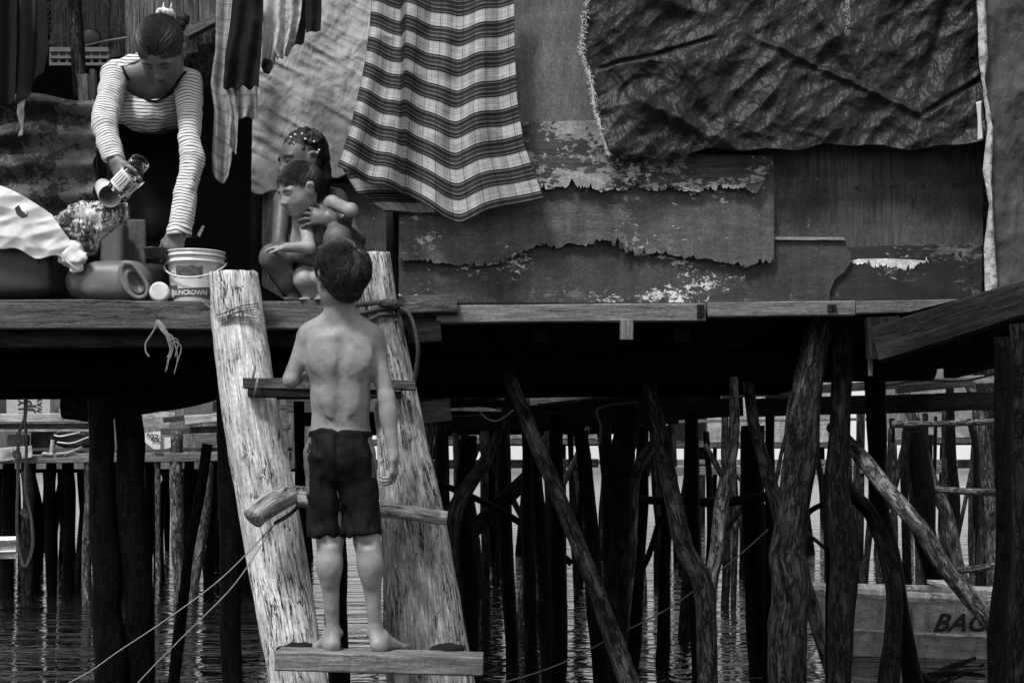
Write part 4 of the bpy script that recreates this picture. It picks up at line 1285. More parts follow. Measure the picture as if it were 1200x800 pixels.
far_house(10.6, 29, 4.4, 'house_a', 'distant pale house seen through the pole ladder', 4)
far_house(17, 36, 6.0, 'house_b', 'distant plank house at far right beyond the posts', 5)
# landing stage between
ls = thing('landing_stage', 'low landing stage on thin stilts in front of the far houses', 'jetty', (4.5, 20, 1.1))
for k_, (xa, xb, za) in enumerate(((-3, 1.2, 1.3), (1.3, 6.1, 1.22), (6.2, 9.4, 1.33), (9.5, 14, 1.24))): board((xa, 20, za), (xb, 20.1, za + .04), .12, .12, seed=401 + k_, n=20).build('edge_beam', M['board_lit' if k_ % 2 else 'bark_mid'], ls)
q = MB(); box((5.5, 21, 1.36), (8.5, .9, .03), q); q.build('floor', M['board_lit'], ls)
for i in range(26):
    x = -3 + i * .66 + rr.uniform(-.1, .1)
    tube([(x + rr.uniform(-.25, .25), 20.1 + (i % 2) * 1.3, -.3), (x, 20.1 + (i % 2) * 1.3, 1.3 + (.8 if i % 4 == 0 else 0))], rr.uniform(.035, .07), 8, .12, 410 + i).build('stilt', M[rr.choice(['bark', 'bark_mid', 'bark_lit'])], ls, smooth=True)
board((-3, 20, 1.85), (5, 20, 1.95), .04, .04, seed=402, n=20).build('rail', M['board_lit'], ls); board((7, 20, 1.7), (14, 20, 1.95), .04, .04, seed=403, n=20).build('rail', M['board_lit'], ls)
for i in range(9):
    x = rr.uniform(-2, 12)
    tube([(x, 20.0, .1), (x + rr.uniform(-1.6, 1.6), 20.0, 1.3)], .03, 6, .1, 450 + i).build('brace', M['bark_mid'], ls, smooth=True)

# ================================================================= BOATS, CORDS, DRIFTWOOD
def hull(name, x0, x1, yc, beam_, depth, z0, mat, rim, label, cat, rake=.35, nx=26):
    t = thing(name, label, cat, ((x0 + x1) / 2, yc, 0))
    L = x1 - x0; V = []; Fc = []
    prof = [(0, 0), (.55, .02), (.86, .42), (.90, .46), (1, 1.0)]
    ring = [(-p[0], p[1]) for p in reversed(prof)] + prof[1:]
    m = len(ring)
    def sec(s):
        w = (1 - (1 - min(1, s * 2.6)) ** 2.0) * .5 * beam_ if s < .4 else .5 * beam_ * (1 - .15 * (s - .4))
        return w + .004, depth * (1 + .25 * (1 - s) ** 3)
    rings = []
    for i in range(nx + 1):
        s = i / nx; w, d = sec(s)
        for a, b_ in ring:
            x = x0 + L * s + rake * (1 - b_) * max(0, 1 - s * 3)
            V.append((x, yc + a * w, z0 + b_ * d + .03 * (1 - s) * (1 - b_)))
    for i in range(nx):
        for j in range(m - 1):
            Fc.append((i * m + j, i * m + j + 1, (i + 1) * m + j + 1, (i + 1) * m + j))
    Fc.append(tuple(nx * m + j for j in range(m)))
    G_ = [(v[2], v[1], v[0]) for v in V]
    q = MB(); q.add(V, Fc, G_); o = q.build('hull', M[mat], t)
    sm = o.modifiers.new('solid', 'SOLIDIFY'); sm.thickness = .02; sm.offset = 0
    q = MB()
    for side in (-1, 1):
        pts = []
        for i in range(nx + 1):
            s = i / nx; w, d = sec(s); pts.append((x0 + L * s, yc + side * w, z0 + d))
        q2 = MB(); tube(pts, .036, 6, .05, 3, mb=q2); q2.build('gunwale', M[rim], t)
        pts = []
        for i in range(nx + 1):
            s = i / nx; w, d = sec(s); pts.append((x0 + L * s + rake * .54 * max(0, 1 - s * 3), yc + side * (w * .9 + .008), z0 + d * .46))
        q2 = MB(); tube(pts, .018, 6, .05, 3, mb=q2, flat=.7); q2.build('rub_strake', M[rim], t)
    return t, sec
bt, _ = hull('wooden_boat', P(938, 0, 9.2)[0], 6.6, 9.75, .9, .40, -.04, 'boat', 'boat_rim', 'painted wooden boat lettered on its side, moored under the deck corner', 'boat')
q = MB(); V2, F2 = text2d('BAGO', .165, shear=.35, bold=.005)
c = P(1138, 731, 9.28)
X = np.stack([c[0] + V2[:, 0] * 1.05, np.full(len(V2), 9.263) , c[2] + V2[:, 1]], 1)
hb = c[2]
X[:, 1] = 9.75 - .45 * (.90 + .10 * ((X[:, 2] + .04) / .40 - .46) / .54) * .99 - .022
q.add(X, F2); q.build('lettering', M['ink'], bt)
for i, x in enumerate((3.0, 4.2)):
    board((x, 9.32, .46), (x, 10.18, .46), .14, .025, up=(1, 0, 0), seed=i).build('thwart', M['boat_rim'], bt)
q = MB(); tube(spline([P(1069, 712, 9.25), P(1069, 745, 9.27), P(1068, 775, 9.3)], 10), .012, 6, .2, 2, mb=q); q.build('mooring_rope', M['rope'], smooth=True, label='rope hanging down over the side of the painted boat', cat='rope')
q = MB(); tube(spline([P(964, 705, 9.0), P(962, 735, 8.9), P(955, 760, 8.8), P(944, 775, 8.7)], 16), .008, 6, mb=q); q.build('mooring_rope', M['rope'], smooth=True, label='thin rope trailing from the boat stem into the water', cat='rope')
bt2, _ = hull('small_boat', -7.6, P(19, 0, 12.6)[0], 12.6, .5, .15, .47, 'boat', 'boat_rim', 'tip of a small grey boat at the left edge of the water', 'boat', rake=.0)
bt2.location.z -= 0.02
for ch in bt2.children:      # this boat points right: mirror it along its length
    for v in ch.data.vertices: v.co.x = -v.co.x
for i in range(7):
    r = random.Random(500 + i)
    a = (1072 + i * 4, 792 + i * 2); b_ = (1140 + r.uniform(-15, 22), 772 + r.uniform(-6, 20))
    mb = pole([a, ((a[0] + b_[0]) / 2, (a[1] + b_[1]) / 2 - r.uniform(-3, 8)), b_], 7.4 + .05 * i, [6, 8, 4], 16, 8, .15, 500 + i)
    mb.build('driftwood_branch', M['bark_lit'] if i % 2 else M['bark_mid'], smooth=True, label='bare branch in the tied bundle beneath the boat lettering', cat='branch', group='bundle of branches in the water')
pole([(1058, 776), (1075, 790), (1090, 800)], 7.3, [10, 12, 8], 12, 8, .15, 520).build('driftwood_branch', M['bark'], smooth=True, label='dark stump end left of the bundle of branches', cat='branch')

def cord(pts, r, mat, label, name='cord', cat='cord', n=40, knots=(), amp=.15, group=None):
    q = MB(); path = spline([P(*p) for p in pts], n); tube(path, r, 7, amp, len(label), mb=q)
    for kx in knots:
        c = P(*kx); fs = SDF(r * .7); fs.ell(c, (r * 2.3, r * 2.1, r * 2.8)).seg(c - [r, 0, 0], c + [r * 2.2, -r, -r * 3], r); q.merge(fs.mb())
    return q.build(name, M[mat], smooth=True, label=label, cat=cat, group=group)
cord([(-10, 840, 4.3), (90, 795, 4.4), (140, 762, 4.45), (200, 722, 4.5), (262, 675, 4.52), (322, 614, 4.55)], .0020, 'string', 'thin upper line running from the ladder log down to the lower left')
cord([(322, 613, 4.55), (300, 648, 4.5), (270, 690, 4.45), (215, 745, 4.4), (165, 796, 4.35), (130, 840, 4.3)], .0018, 'string', 'thin lower line sagging from the ladder log to the water')
cord([(322, 613, 4.55), (340, 602, 4.6), (352, 590, 4.7)], .006, 'rope_dark', 'short dark cord tied round the middle rung')
cord([(580, 802, 6.0), (650, 780, 6.2), (720, 745, 6.4), (790, 708, 6.6), (860, 655, 6.9), (900, 620, 7.1)], .0028, 'string', 'thin line slanting through the middle piles')
cord([(30, 466, 5.6), (29, 490, 5.6), (22, 510, 5.6), (21, 560, 5.6), (20, 620, 5.6), (25, 655, 5.6), (31, 662, 5.6), (38, 640, 5.6), (37, 610, 5.6), (30, 570, 5.6), (31, 520, 5.6), (29, 488, 5.6)], .0065, 'rope', 'knotted rope loop hanging under the deck at far left', knots=((21, 513, 5.6), (20, 532, 5.6), (29, 600, 5.6)), n=80)
cord([(184, 376, 4.98), (182, 384, 4.97), (176, 394, 4.97), (171, 402, 4.97), (171, 412, 4.97), (175, 418, 4.97)], .003, 'string', 'left strand of frayed string on the edge beam', group='frayed string on the edge beam')
for i in range(9):
    r = random.Random(600 + i); e = (200 + r.uniform(-3, 13), 405 + r.uniform(-6, 14))
    cord([(185 + r.uniform(-2, 2), 375, 4.975), (190 + r.uniform(-3, 5), 384 + r.uniform(-3, 3), 4.965), (198 + r.uniform(-4, 6), 396 + r.uniform(-4, 4), 4.965), (e[0], e[1], 4.97), (e[0] - 4, e[1] + 8 + r.uniform(0, 12), 4.97)], .0022, 'string', 'loose strand of frayed string on the edge beam', group='frayed string on the edge beam', n=24)
cord([(748, 470, 8.0), (702, 478, 8.0), (704, 500, 8.0), (702, 520, 8.0)], .006, 'string', 'bit of cord dangling beside the square hewn pile')
cord([(560, 480, 5.5), (572, 491, 5.5), (585, 492, 5.5), (602, 480, 5.5)], .003, 'string', 'thin wire sagging between the crooked pole and the slanting pole')
cord([(1038, 452, 6.4), (1080, 446, 6.4), (1130, 446, 6.4), (1166, 438, 6.4)], .006, 'string', 'pale wire strung across the top of the pole ladder')

# ================================================================= LADDER
lad = thing('log_ladder', 'heavy ladder of two split logs with rungs, leaning on the deck under the boy', 'ladder', P(425, 800, 4.55))
def split_log(pts, ws, seed, name='rail', mat='log'):
    q = [P(*p) for p in pts]; q.append(q[-1] + (q[-1] - q[-2]) * 1.6)
    ws = list(ws) + [ws[-1]]
    r = np.array([ws[i] / 2 * q[i][1] / F for i in range(len(q))])
    n = 110
    path = spline(q, n); rad = spline(r[:, None] * np.ones((1, 3)), n)[:, 0]
    m = 64; th = np.linspace(0, 2 * PI, m, endpoint=False)
    V, Gc = [], []
    seg = np.r_[0, np.cumsum(np.linalg.norm(np.diff(path, axis=0), axis=1))]
    off = np.array([seed * 3.7, seed * 1.9, seed * 5.1])
    for i in range(n):
        g0 = np.stack([np.cos(th) * rad[i], np.sin(th) * rad[i], np.full(m, seg[i])], 1) + off
        rr_ = rad[i] * (1 + .05 * fbm(g0 * [14, 14, 4], 3, seed) + .05 * noise(g0 * 3, seed + 1))
        crack = np.abs(noise(g0 * [16, 16, 1.3] + 5, seed + 2)); gate = np.clip(noise(g0 * [8, 8, 3], seed + 9) * 3, 0, 1)
        rr_ -= .010 * np.exp(-(crack / .05) ** 2) * gate
        x = np.cos(th) * rr_; y = np.sin(th) * rr_ * .8
        y = np.where(y < 0, y, y * .6)         # split face at the back
        V.append(path[i] + np.stack([x, y, np.zeros(m)], 1)); Gc.append(g0)
    # ragged sawn top
    V[0][:, 2] += .008 * noise(Gc[0] * 30, seed); 
    V = np.concatenate(V); Gc = np.concatenate(Gc)
    Fc = [(i * m + j, (i + 1) * m + j, (i + 1) * m + (j + 1) % m, i * m + (j + 1) % m) for i in range(n - 1) for j in range(m)]
    c = len(V); V = np.vstack([V, V[:m].mean(0), V[-m:].mean(0)]); Gc = np.vstack([Gc, Gc[:m].mean(0), Gc[-m:].mean(0)])
    Fc += [(c, j, (j + 1) % m) for j in range(m)] + [(c + 1, (n - 1) * m + (j + 1) % m, (n - 1) * m + j) for j in range(m)]
    q = MB(); q.add(V, Fc, Gc); return q.build(name, M[mat], lad, smooth=True)
split_log([(273, 320, 4.90), (286, 430, 4.83), (308, 560, 4.76), (330, 690, 4.70), (350, 805, 4.65)], (58, 64, 68, 70, 70), 3)
split_log([(434, 296, 4.90), (452, 400, 4.84), (472, 520, 4.78), (489, 650, 4.72), (505, 805, 4.66)], (44, 50, 60, 84, 102), 8, mat='log2')
board(P(286, 449, 4.70), P(487, 452, 4.70), .036, .05, seed=701, n=24, jit=.16).build('rung', M['board'], lad, label='rough sawn board rung under the hand of the boy')
board(P(292, 460, 4.705), P(470, 463, 4.71), .022, .045, seed=711, n=24, jit=.2).build('rung_backing', M['board_dark'], lad)
pole([(296, 607, 4.50), (318, 592, 4.54), (345, 580, 4.62), (358, 577, 4.66)], 4.6, [28, 29, 22, 16], 24, 18, .05, 702, .06).build('rung', M['log2'], lad, smooth=True, label='pale round log rung with a slanting cut end')
pole([(350, 584, 4.62), (430, 596, 4.60), (470, 599, 4.58), (524, 607, 4.58)], 4.6, [20, 20, 19, 17], 30, 14, .06, 703, .06).build('rung', M['log2'], lad, smooth=True)
board(P(326, 771, 4.38), P(566, 777, 4.38), .058, .13, seed=704, n=24, jit=.05).build('rung', M['board_lit'], lad, label='thick plank rung carrying the feet of the boy')
for cx, D_ in ((345, 4.50), (522, 4.46)):
    fs = SDF(.006); fs.ell(P(cx, 762, D_), (.055, .03, .016)).ell(P(cx + 8, 758, D_), (.035, .03, .013))
    fs.mb(lambda X: .008 * fbm(X * 30, 3, 3)).build('lashing', M['black_cloth'], lad, smooth=True)
for i, (cx, cy, D_) in enumerate(((300, 455, 4.66), (297, 440, 4.72))):
    q = MB(); tube(spline([P(cx + 2, cy - 12, D_), P(cx, cy, D_ - .02), P(cx - 2, cy + 10, D_)], 10), .004, 6, .2, i, mb=q); q.build('lashing', M['rope'], lad, smooth=True)
for i in range(6):   # shaved fibres curling off the left log
    q = MB(); r = random.Random(i); y = 362 + i * 2.4
    tube(spline([P(252 + r.uniform(0, 14), y + 5, 4.79), P(280, y - 4 + r.uniform(-2, 2), 4.775), P(303 + r.uniform(-5, 2), y - 6 + i, 4.79)], 14), .0035, 5, .3, i, mb=q, flat=.4); q.build('wood_fibre', M['board'], lad, smooth=True)
# rope round the right log
rp = MB()
for k in range(3):
    y = 356 + k * 7
    tube(spline([P(408, y + 5, 4.93), P(412, y + 2 + k * 4, 4.83), P(430, y + k * 3, 4.79), P(448, y - 2, 4.79), P(464, y + 0, 4.82), P(470, y + 4, 4.93)], 30), .0075, 7, .25, k, mb=rp)
tube(spline([P(462, 358, 4.80), P(478, 366, 4.78), P(486, 384, 4.76), P(490, 410, 4.76), P(488, 432, 4.78), P(484, 452, 4.8)], 36), .007, 7, .2, 9, mb=rp)
tube(spline([P(465, 362, 4.81), P(471, 380, 4.80), P(474, 410, 4.82), P(482, 436, 4.84)], 30), .006, 7, .2, 10, mb=rp)
fs = SDF(.003); fs.ell(P(450, 355, 4.785), (.03, .012, .012)).ell(P(462, 357, 4.79), (.02, .014, .015)); rp.merge(fs.mb(lambda X: .003 * noise(X * 120)))
rp.build('tied_rope', M['rope_dark'], smooth=True, label='dark rope knotted round the top of the right ladder log', cat='rope')

# ================================================================= HANGING CLOTH AND TARPAULINS
def wr(U, V, X, a=1.0, s=0):
    q = np.stack([X[..., 0], X[..., 2], np.zeros_like(U)], -1)
    return a * (.012 * fbm(q * 5, 4, s) + .010 * ridged(q * 9, 3, s + 3))
# plaid cloth
def plaid_d(U, V, X):
    fx = .19 + V * .14
    fold = .055 / (1 + np.exp(-(fx - U) * 90)) * (V < 2) * np.clip(1.15 - V, 0, 1) ** .5
    rip = .026 * np.sin(U * 26 + V * 2.5 * np.sin(U * 3)) * (.35 + .65 * V) + .012 * np.sin(U * 11 - 1)
    low = .05 * np.exp(-((U - .62) / .16) ** 2) * V
    return fold + rip + low + wr(U, V, X, .35, 4)
def plaid_sag(U, V):
    a = 26 * np.sin(np.clip(U / .64, 0, 1) * PI / 2) - 34 * np.clip((U - .60) / .40, 0, 1) ** 1.15
    step = 17 * (1 / (1 + np.exp(-(U - (.19 + V * .14)) * 150))) * (1 - V * .8)
    return a * (.55 + .45 * V) * 1.0 + 12 * U - step
pc = thing('plaid_cloth', 'large plaid cloth with broad dark stripes hung over the torn wall panels', 'cloth', P(515, 250, 4.93))
sheet([(440, -40), (434, 40), (428, 80), (412, 150), (396, 196)], [(602, -40), (603, 60), (606, 120), (614, 170), (637, 230)], 4.93, 150, 150, plaid_d, sag=plaid_sag, size=(.66, .80),
      bottom=lambda u: 14 * np.exp(-((u - .60) / .22) ** 2) + 3 * np.sin(u * 14)).build('front_layer', M['plaid'], pc, smooth=True)
sheet([(398, 190), (405, 205), (420, 228), (452, 248)], [(520, 190), (524, 215), (528, 238), (528, 252)], 5.0, 60, 30, lambda U, V, X: .012 * np.sin(U * 9), size=(.4, .2)).build('back_layer', M['plaid'], pc, smooth=True)
cord([(400, -45, 5.0), (520, -42, 4.95), (640, -45, 5.0)], .004, 'rope', 'line from which the plaid cloth hangs', 'washing_line', 'line')
# dark tarpaulin
def tarp_d(U, V, X):
    q = np.stack([X[..., 0], X[..., 2], np.zeros_like(U)], -1)
    c, s_ = math.cos(.75), math.sin(.75)
    r1 = np.stack([q[..., 0] * c + q[..., 1] * s_, -q[..., 0] * s_ + q[..., 1] * c, q[..., 2]], -1)
    wq = q + .06 * np.stack([fbm(q * 4, 2, 51), fbm(q * 4, 2, 52), q[..., 2] * 0], -1)
    d = .02 + .012 * ridged(r1 * [2.2, 6, 1], 2, 2) + .020 * fbm(q * 3, 2, 6) + .026 * worley(wq * [5, 6, 1], 3) + .016 * worley(r1 * [8, 17, 1] + 7, 5) + .008 * worley(wq * [17, 13, 1] + 3, 11) + .004 * worley(wq * [24, 28, 1], 7)
    px = 600 + X[..., 0] * F / X[..., 1]; py = 550 - (X[..., 2] - CH) * F / X[..., 1]
    # stretched creases: a diagonal from (890,55) to (1075,137), seam (715,75)-(830,50)
    def line(x0, y0, x1, y1, w, a):
        L = math.hypot(x1 - x0, y1 - y0); t = ((px - x0) * (x1 - x0) + (py - y0) * (y1 - y0)) / L ** 2
        dd = ((px - x0) * (y1 - y0) - (py - y0) * (x1 - x0)) / L
        return a * np.exp(-(dd / w) ** 2) * (1 / (1 + np.exp(-t * 30))) * (1 / (1 + np.exp((t - 1) * 30)))
    d += line(890, 52, 1076, 138, 4, .016) - line(705, 82, 832, 50, 2.2, .016) - line(1078, 138, 1150, 92, 3, .02)
    d += line(700, 20, 760, 150, 12, .02) + line(790, 60, 850, 165, 10, .018) + line(745, 122, 870, 180, 9, .03) + line(1000, 90, 950, 10, 9, .018) - line(1080, 110, 1110, 0, 8, .02) + line(830, 20, 760, 0, 9, .02)
    return np.maximum(d, .006)
dt = thing('dark_tarpaulin', 'crumpled black tarpaulin hung over the upper right wall', 'tarpaulin', P(920, 185, 4.99))
sheet([(686, -60), (683, 30), (682, 62), (692, 95), (698, 140), (712, 180)], [(1136, -60), (1140, 40), (1146, 92), (1149, 168)], 4.985, 430, 240, tarp_d,
      bottom=lambda u: 6 * np.sin(u * 6 + .5) + 3 * np.sin(u * 17) + 2 * np.sin(u * 41) + 6 * np.exp(-((u - .14) / .05) ** 2) + 10 * np.exp(-((u - .75) / .25) ** 2)).build('sheet', M['tarp_dark'], dt, smooth=True)
fr = MB(); r = random.Random(77)
edge = spline([P(688, -20, 4.93), P(683, 30, 4.93), (P(681, 62, 4.93)), P(690, 90, 4.93), P(697, 130, 4.93), P(709, 170, 4.93), P(714, 182, 4.93)], 260)
for i in range(900):
    a = edge[r.randrange(260)] + [r.uniform(-.006, .012), r.uniform(-.01, .005), 0]
    d = np.array([r.uniform(-1, 1), r.uniform(-.5, .2), r.uniform(-1, .8)]) * r.uniform(.004, .016)
    m_ = a + d * .5 + np.array([r.uniform(-.003, .003), 0, r.uniform(-.003, .003)])
    w = np.array([.0007, 0, .0006]); fr.add([a - w, a + w, m_ + w, m_ - w, a + d], [(0, 1, 2, 3), (3, 2, 4)])
fr.build('frayed_edge', M['fibre'], dt)
q = MB(); tube(edge[120:] + [.004, .004, 0], .006, 6, .5, 3, mb=q); q.build('hem', M['fibre'], dt, smooth=True)
fr = MB()
for i in range(120):
    a = P(993 + r.uniform(-3, 3), r.uniform(0, 45), 4.92); d = np.array([r.uniform(-1, 1), -.1, r.uniform(-1, .8)]) * r.uniform(.003, .012); w = np.array([.0006, 0, .0005]); fr.add([a - w, a + w, a + d], [(0, 1, 2)])
fr.build('frayed_tear', M['fibre'], dt)
# grey tarpaulin at the right
gt = thing('grey_tarpaulin', 'grey tarpaulin curtain with a pale rolled edge at the right side', 'tarpaulin', P(1180, 350, 4.8))
def gt_d(U, V, X):
    q = np.stack([X[..., 0], X[..., 2], np.zeros_like(U)], -1)
    return .02 * fbm(q * 4, 4, 12) + .012 * ridged(q * [8, 3, 1], 3, 13) + .025 * np.exp(-((U - .12 - .3 * V) / .05) ** 2)
sheet([(1142, -60), (1150, 60), (1158, 150), (1162, 250), (1168, 356)], [(1420, -60), (1430, 60), (1440, 200), (1440, 320)], 4.90, 140, 140, gt_d).build('sheet', M['tarp_mid'], gt, smooth=True)
q = sheet([(1144, -60), (1147, 70), (1150, 90), (1157, 150), (1152, 200), (1159, 240), (1153, 290), (1155, 352)], [(1152, -60), (1158, 70), (1154, 95), (1164, 150), (1162, 205), (1163, 240), (1166, 290), (1170, 350)], 4.865, 14, 120,
          lambda U, V, X: .012 * np.sin(U * PI) + .004 * noise(X * 60)); q.build('rolled_edge', M['tarp_edge'], gt, smooth=True)
sheet([(1144, 120), (1146, 140), (1146, 165)], [(1150, 118), (1150, 140), (1152, 163)], 4.87, 6, 20, None).build('torn_flap', M['fibre'], gt, smooth=True)
# pale sackcloth sheet behind the children
def sack_d(U, V, X):
    q = np.stack([X[..., 0], X[..., 2], np.zeros_like(U)], -1); c, s_ = math.cos(-.5), math.sin(-.5)
    r1 = np.stack([q[..., 0] * c + q[..., 1] * s_, -q[..., 0] * s_ + q[..., 1] * c, q[..., 2]], -1)
    return .02 + .012 * fbm(q * 5, 4, 31) + .005 * ridged(r1 * [4, 18, 1], 2, 33) + .006 * worley(r1 * [10, 26, 1], 35)
sheet([(299, -60), (297, 100), (296, 226)], [(470, -60), (470, 120), (470, 214)], 5.52, 130, 170, sack_d, bottom=lambda u: -14 * np.clip((u - .1) * 2.2, 0, 1) * (u < .9) + 4 * np.sin(u * 13) + 2 * np.sin(u * 37)).build(
    'pale_sheet', M['tarp_pale'], smooth=True, label='pale creased plastic sheet covering the wall above the crouching girl', cat='plastic sheet')
# dark cloths at far left
sheet([(-60, -60), (-60, 130)], [(24, -60), (22, 60), (20, 122)], 5.1, 50, 60, lambda U, V, X: .02 * np.sin(U * 20) + .01 * noise(X * 8)).build('black_curtain', M['black_cloth'], smooth=True, label='black cloth hanging at the far upper left corner', cat='cloth')
sheet([(24, -60), (24, 60), (20, 128)], [(52, -60), (55, 60), (50, 84)], 5.2, 30, 60, lambda U, V, X: .02 * np.sin(U * 9 + 1)).build('hanging_garment', M['grey_cloth'], smooth=True, label='dark grey garment hanging right of the black cloth', cat='garment')

# laundry
LG = 'washing hung beside the doorway'
def fold_d(a, n, s): return lambda U, V, X: a * np.sin(U * n + 1.5 * np.sin(V * 3 + s)) * (.4 + .6 * V) + .006 * fbm(X * 12, 3, s)
sh_ = thing('checked_shirt', 'long thin checked shirt hanging lowest on the washing line', 'shirt', P(262, 215, 5.3), LG)
sheet([(254, -30), (253, 60), (247, 98), (251, 130), (247, 180), (248, 200)], [(290, -30), (276, 60), (272, 110), (276, 150), (272, 190), (268, 208)], 5.30, 50, 110, fold_d(.016, 9, 1), bottom=lambda u: 10 * np.sin(u * PI), size=(.18, .75)).build('body', M['check'], sh_, smooth=True)
sheet([(262, 90), (268, 130), (264, 165)], [(276, 95), (280, 140), (277, 182)], 5.24, 20, 50, fold_d(.012, 9, 2), size=(.1, .3)).build('sleeve', M['check'], sh_, smooth=True)
sheet([(270, 96), (270, 138)], [(302, 96), (302, 138)], 5.33, 30, 40, fold_d(.014, 14, 3), size=(.14, .16)).build('tail', M['check'], sh_, smooth=True)
sheet([(274, -20), (270, 20), (264, 60), (262, 104)], [(308, -20), (308, 20), (306, 60), (304, 102)], 5.2, 60, 80, fold_d(.014, 13, 4), bottom=lambda u: 2 * np.sin(u * 20)).build('black_skirt', M['black_cloth'], smooth=True, label='pleated black skirt hanging on the washing line', cat='skirt', group=LG)
sheet([(305, -30), (309, 30), (307, 74)], [(332, -30), (330, 30), (321, 76)], 5.26, 30, 60, fold_d(.012, 8, 5)).build('knit_top', M['lace'], smooth=True, label='pale knitted top hanging right of the black skirt', cat='top', group=LG)
sheet([(309, 68), (306, 78), (309, 86)], [(318, 70), (320, 78), (316, 86)], 5.22, 10, 20, fold_d(.006, 6, 6)).build('dark_cuff', M['black_cloth'], smooth=True, label='small black cuff dangling below the knitted top', cat='cuff', group=LG)
sheet([(328, -30), (326, 30), (320, 60), (325, 70)], [(356, -30), (352, 20), (345, 48), (336, 66)], 5.22, 34, 60, fold_d(.018, 11, 7)).build('flowered_dress', M['flower'], smooth=True, label='small flowered dress hanging between the knitted top and dark garments', cat='dress', group=LG)
sheet([(352, -30), (345, 20), (341, 55)], [(362, -30), (360, 20), (356, 50)], 5.25, 20, 50, fold_d(.012, 8, 8)).build('grey_shorts', M['grey_cloth'], smooth=True, label='dark grey shorts hanging right of the flowered dress', cat='shorts', group=LG)
sheet([(358, -30), (358, 10), (358, 38)], [(376, -30), (377, 10), (376, 36)], 5.2, 20, 50, fold_d(.008, 8, 9)).build('black_sleeve_top', M['black_cloth'], smooth=True, label='black top whose sleeve hangs rightmost on the washing line', cat='top', group=LG)
cord([(240, -38, 5.28), (310, -34, 5.24), (400, -40, 5.22)], .004, 'rope', 'washing line above the hanging garments', 'washing_line', 'line')
cord([(98, 54, 5.6), (120, 49, 5.65), (150, 44, 5.7)], .004, 'string', 'pale string tied to the corner post behind the woman')

# crate and leaves behind the corner post
cr = thing('plastic_crate', 'grey slotted plastic crate behind the corner post', 'crate', P(92, 77, 5.9))
for z in (59, 68, 76):
    board(P(59, z, 5.9), P(128, z, 5.9), .012 if z != 59 else .02, .02, seed=z, n=2, jit=0).build('slat', M['mid_plastic'], cr)
for i in range(8): board(P(60 + i * 9.6, 58, 5.905), P(60 + i * 9.6, 78, 5.905), .012, .015, up=(1, 0, 0), seed=i, n=2, jit=0).build('slat', M['mid_plastic'], cr)
box(P(93, 68, 5.94), (.12, .01, .035)).build('inner_panel', M['black_plastic'], cr)
lf = MB(); r = random.Random(9)
for i in range(420):
    a = P(r.uniform(48, 125), r.uniform(-30, 58), 6.05 + r.uniform(0, .9)); d = np.array([r.uniform(-1, 1), r.uniform(-.3, .3), r.uniform(-1, .6)]) * r.uniform(.03, .09); w = np.cross(nrm(d), [0, 1, .3]) * .006
    lf.add([a - w * .3, a + d * .5 - w, a + d, a + d * .5 + w], [(0, 1, 2, 3)])
lf.build('dry_fronds', M['leaf'], label='tangle of dry palm fronds behind the corner post', cat='fronds', kind='stuff')
# pan on the wall
fs = SDF(.01); fs.ell(P(106, 45, 5.98), (.05, .02, .045)); fs.mb().build('dark_pan', M['black_plastic'], smooth=True, label='dark round pan standing behind the crate', cat='pan')

# ================================================================= CANS, BUCKET, BAGS
Z = DECK
# big black container
bc = thing('black_container', 'big black plastic container at the far left of the deck', 'container', P(30, 355, 5.25))
fs = SDF(.008); fs.box(P(14, 312, 5.26), (.185, .14, .135), .05)
fs.mb(lambda X: .004 * fbm(X * 6, 2, 3)).build('body', M['black_plastic'], bc, smooth=True)
q = MB(); lathe(P(50, 272, 5.26), [(0, .02), (.03, .02), (.035, .015), (.035, -.02)], n=20, mb=q); q.build('cap', M['mid_plastic'], bc, smooth=True)
# grey jug lying on its side
jg = thing('grey_jug', 'grey plastic jug with a moulded handle, lying on its side in front', 'jug', P(135, 352, 5.12))
fs = SDF(.004)
ax = frame([0, 1, 0], [0, 0, 1])
fs.seg(P(100, 330, 5.2), P(158, 331, 5.15), .069, .070, k=.03).box(P(136, 331, 5.17), (.100, .07, .068), .045, k=.03)
fs.ell(P(158, 330, 5.075), (.024, .045, .044), neg=True, k=.008, ax=frame([0, 1, 0], [-.5, 0, 1]))
lp = spline([P(*q_, 5.085) for q_ in ((146, 308), (156, 310), (166, 322), (173, 336), (171, 346), (162, 349), (152, 343), (144, 330), (142, 316), (146, 308))], 34)
for i in range(33): fs.seg(lp[i], lp[i + 1], .0095, k=.004)
fs.mb(lambda X: .0015 * fbm(X * 14, 2, 3)).build('body', M['mid_plastic'], jg, smooth=True)
# opening flared jug
fj = thing('dark_funnel_jug', 'dark open mouthed jug standing behind the grey jug and white cap', 'jug', P(175, 354, 5.3))
q = MB(); lathe(np.array([P(174, 0, 5.3)[0], 5.3, Z]), [(0, .003), (.055, .003), (.062, .03), (.05, .075), (.048, .10), (.062, .14), (.066, .165), (.062, .163), (.045, .11), (0, .10)], n=36, mb=q, wob=.03); q.build('body', M['mid_plastic'], fj, smooth=True)
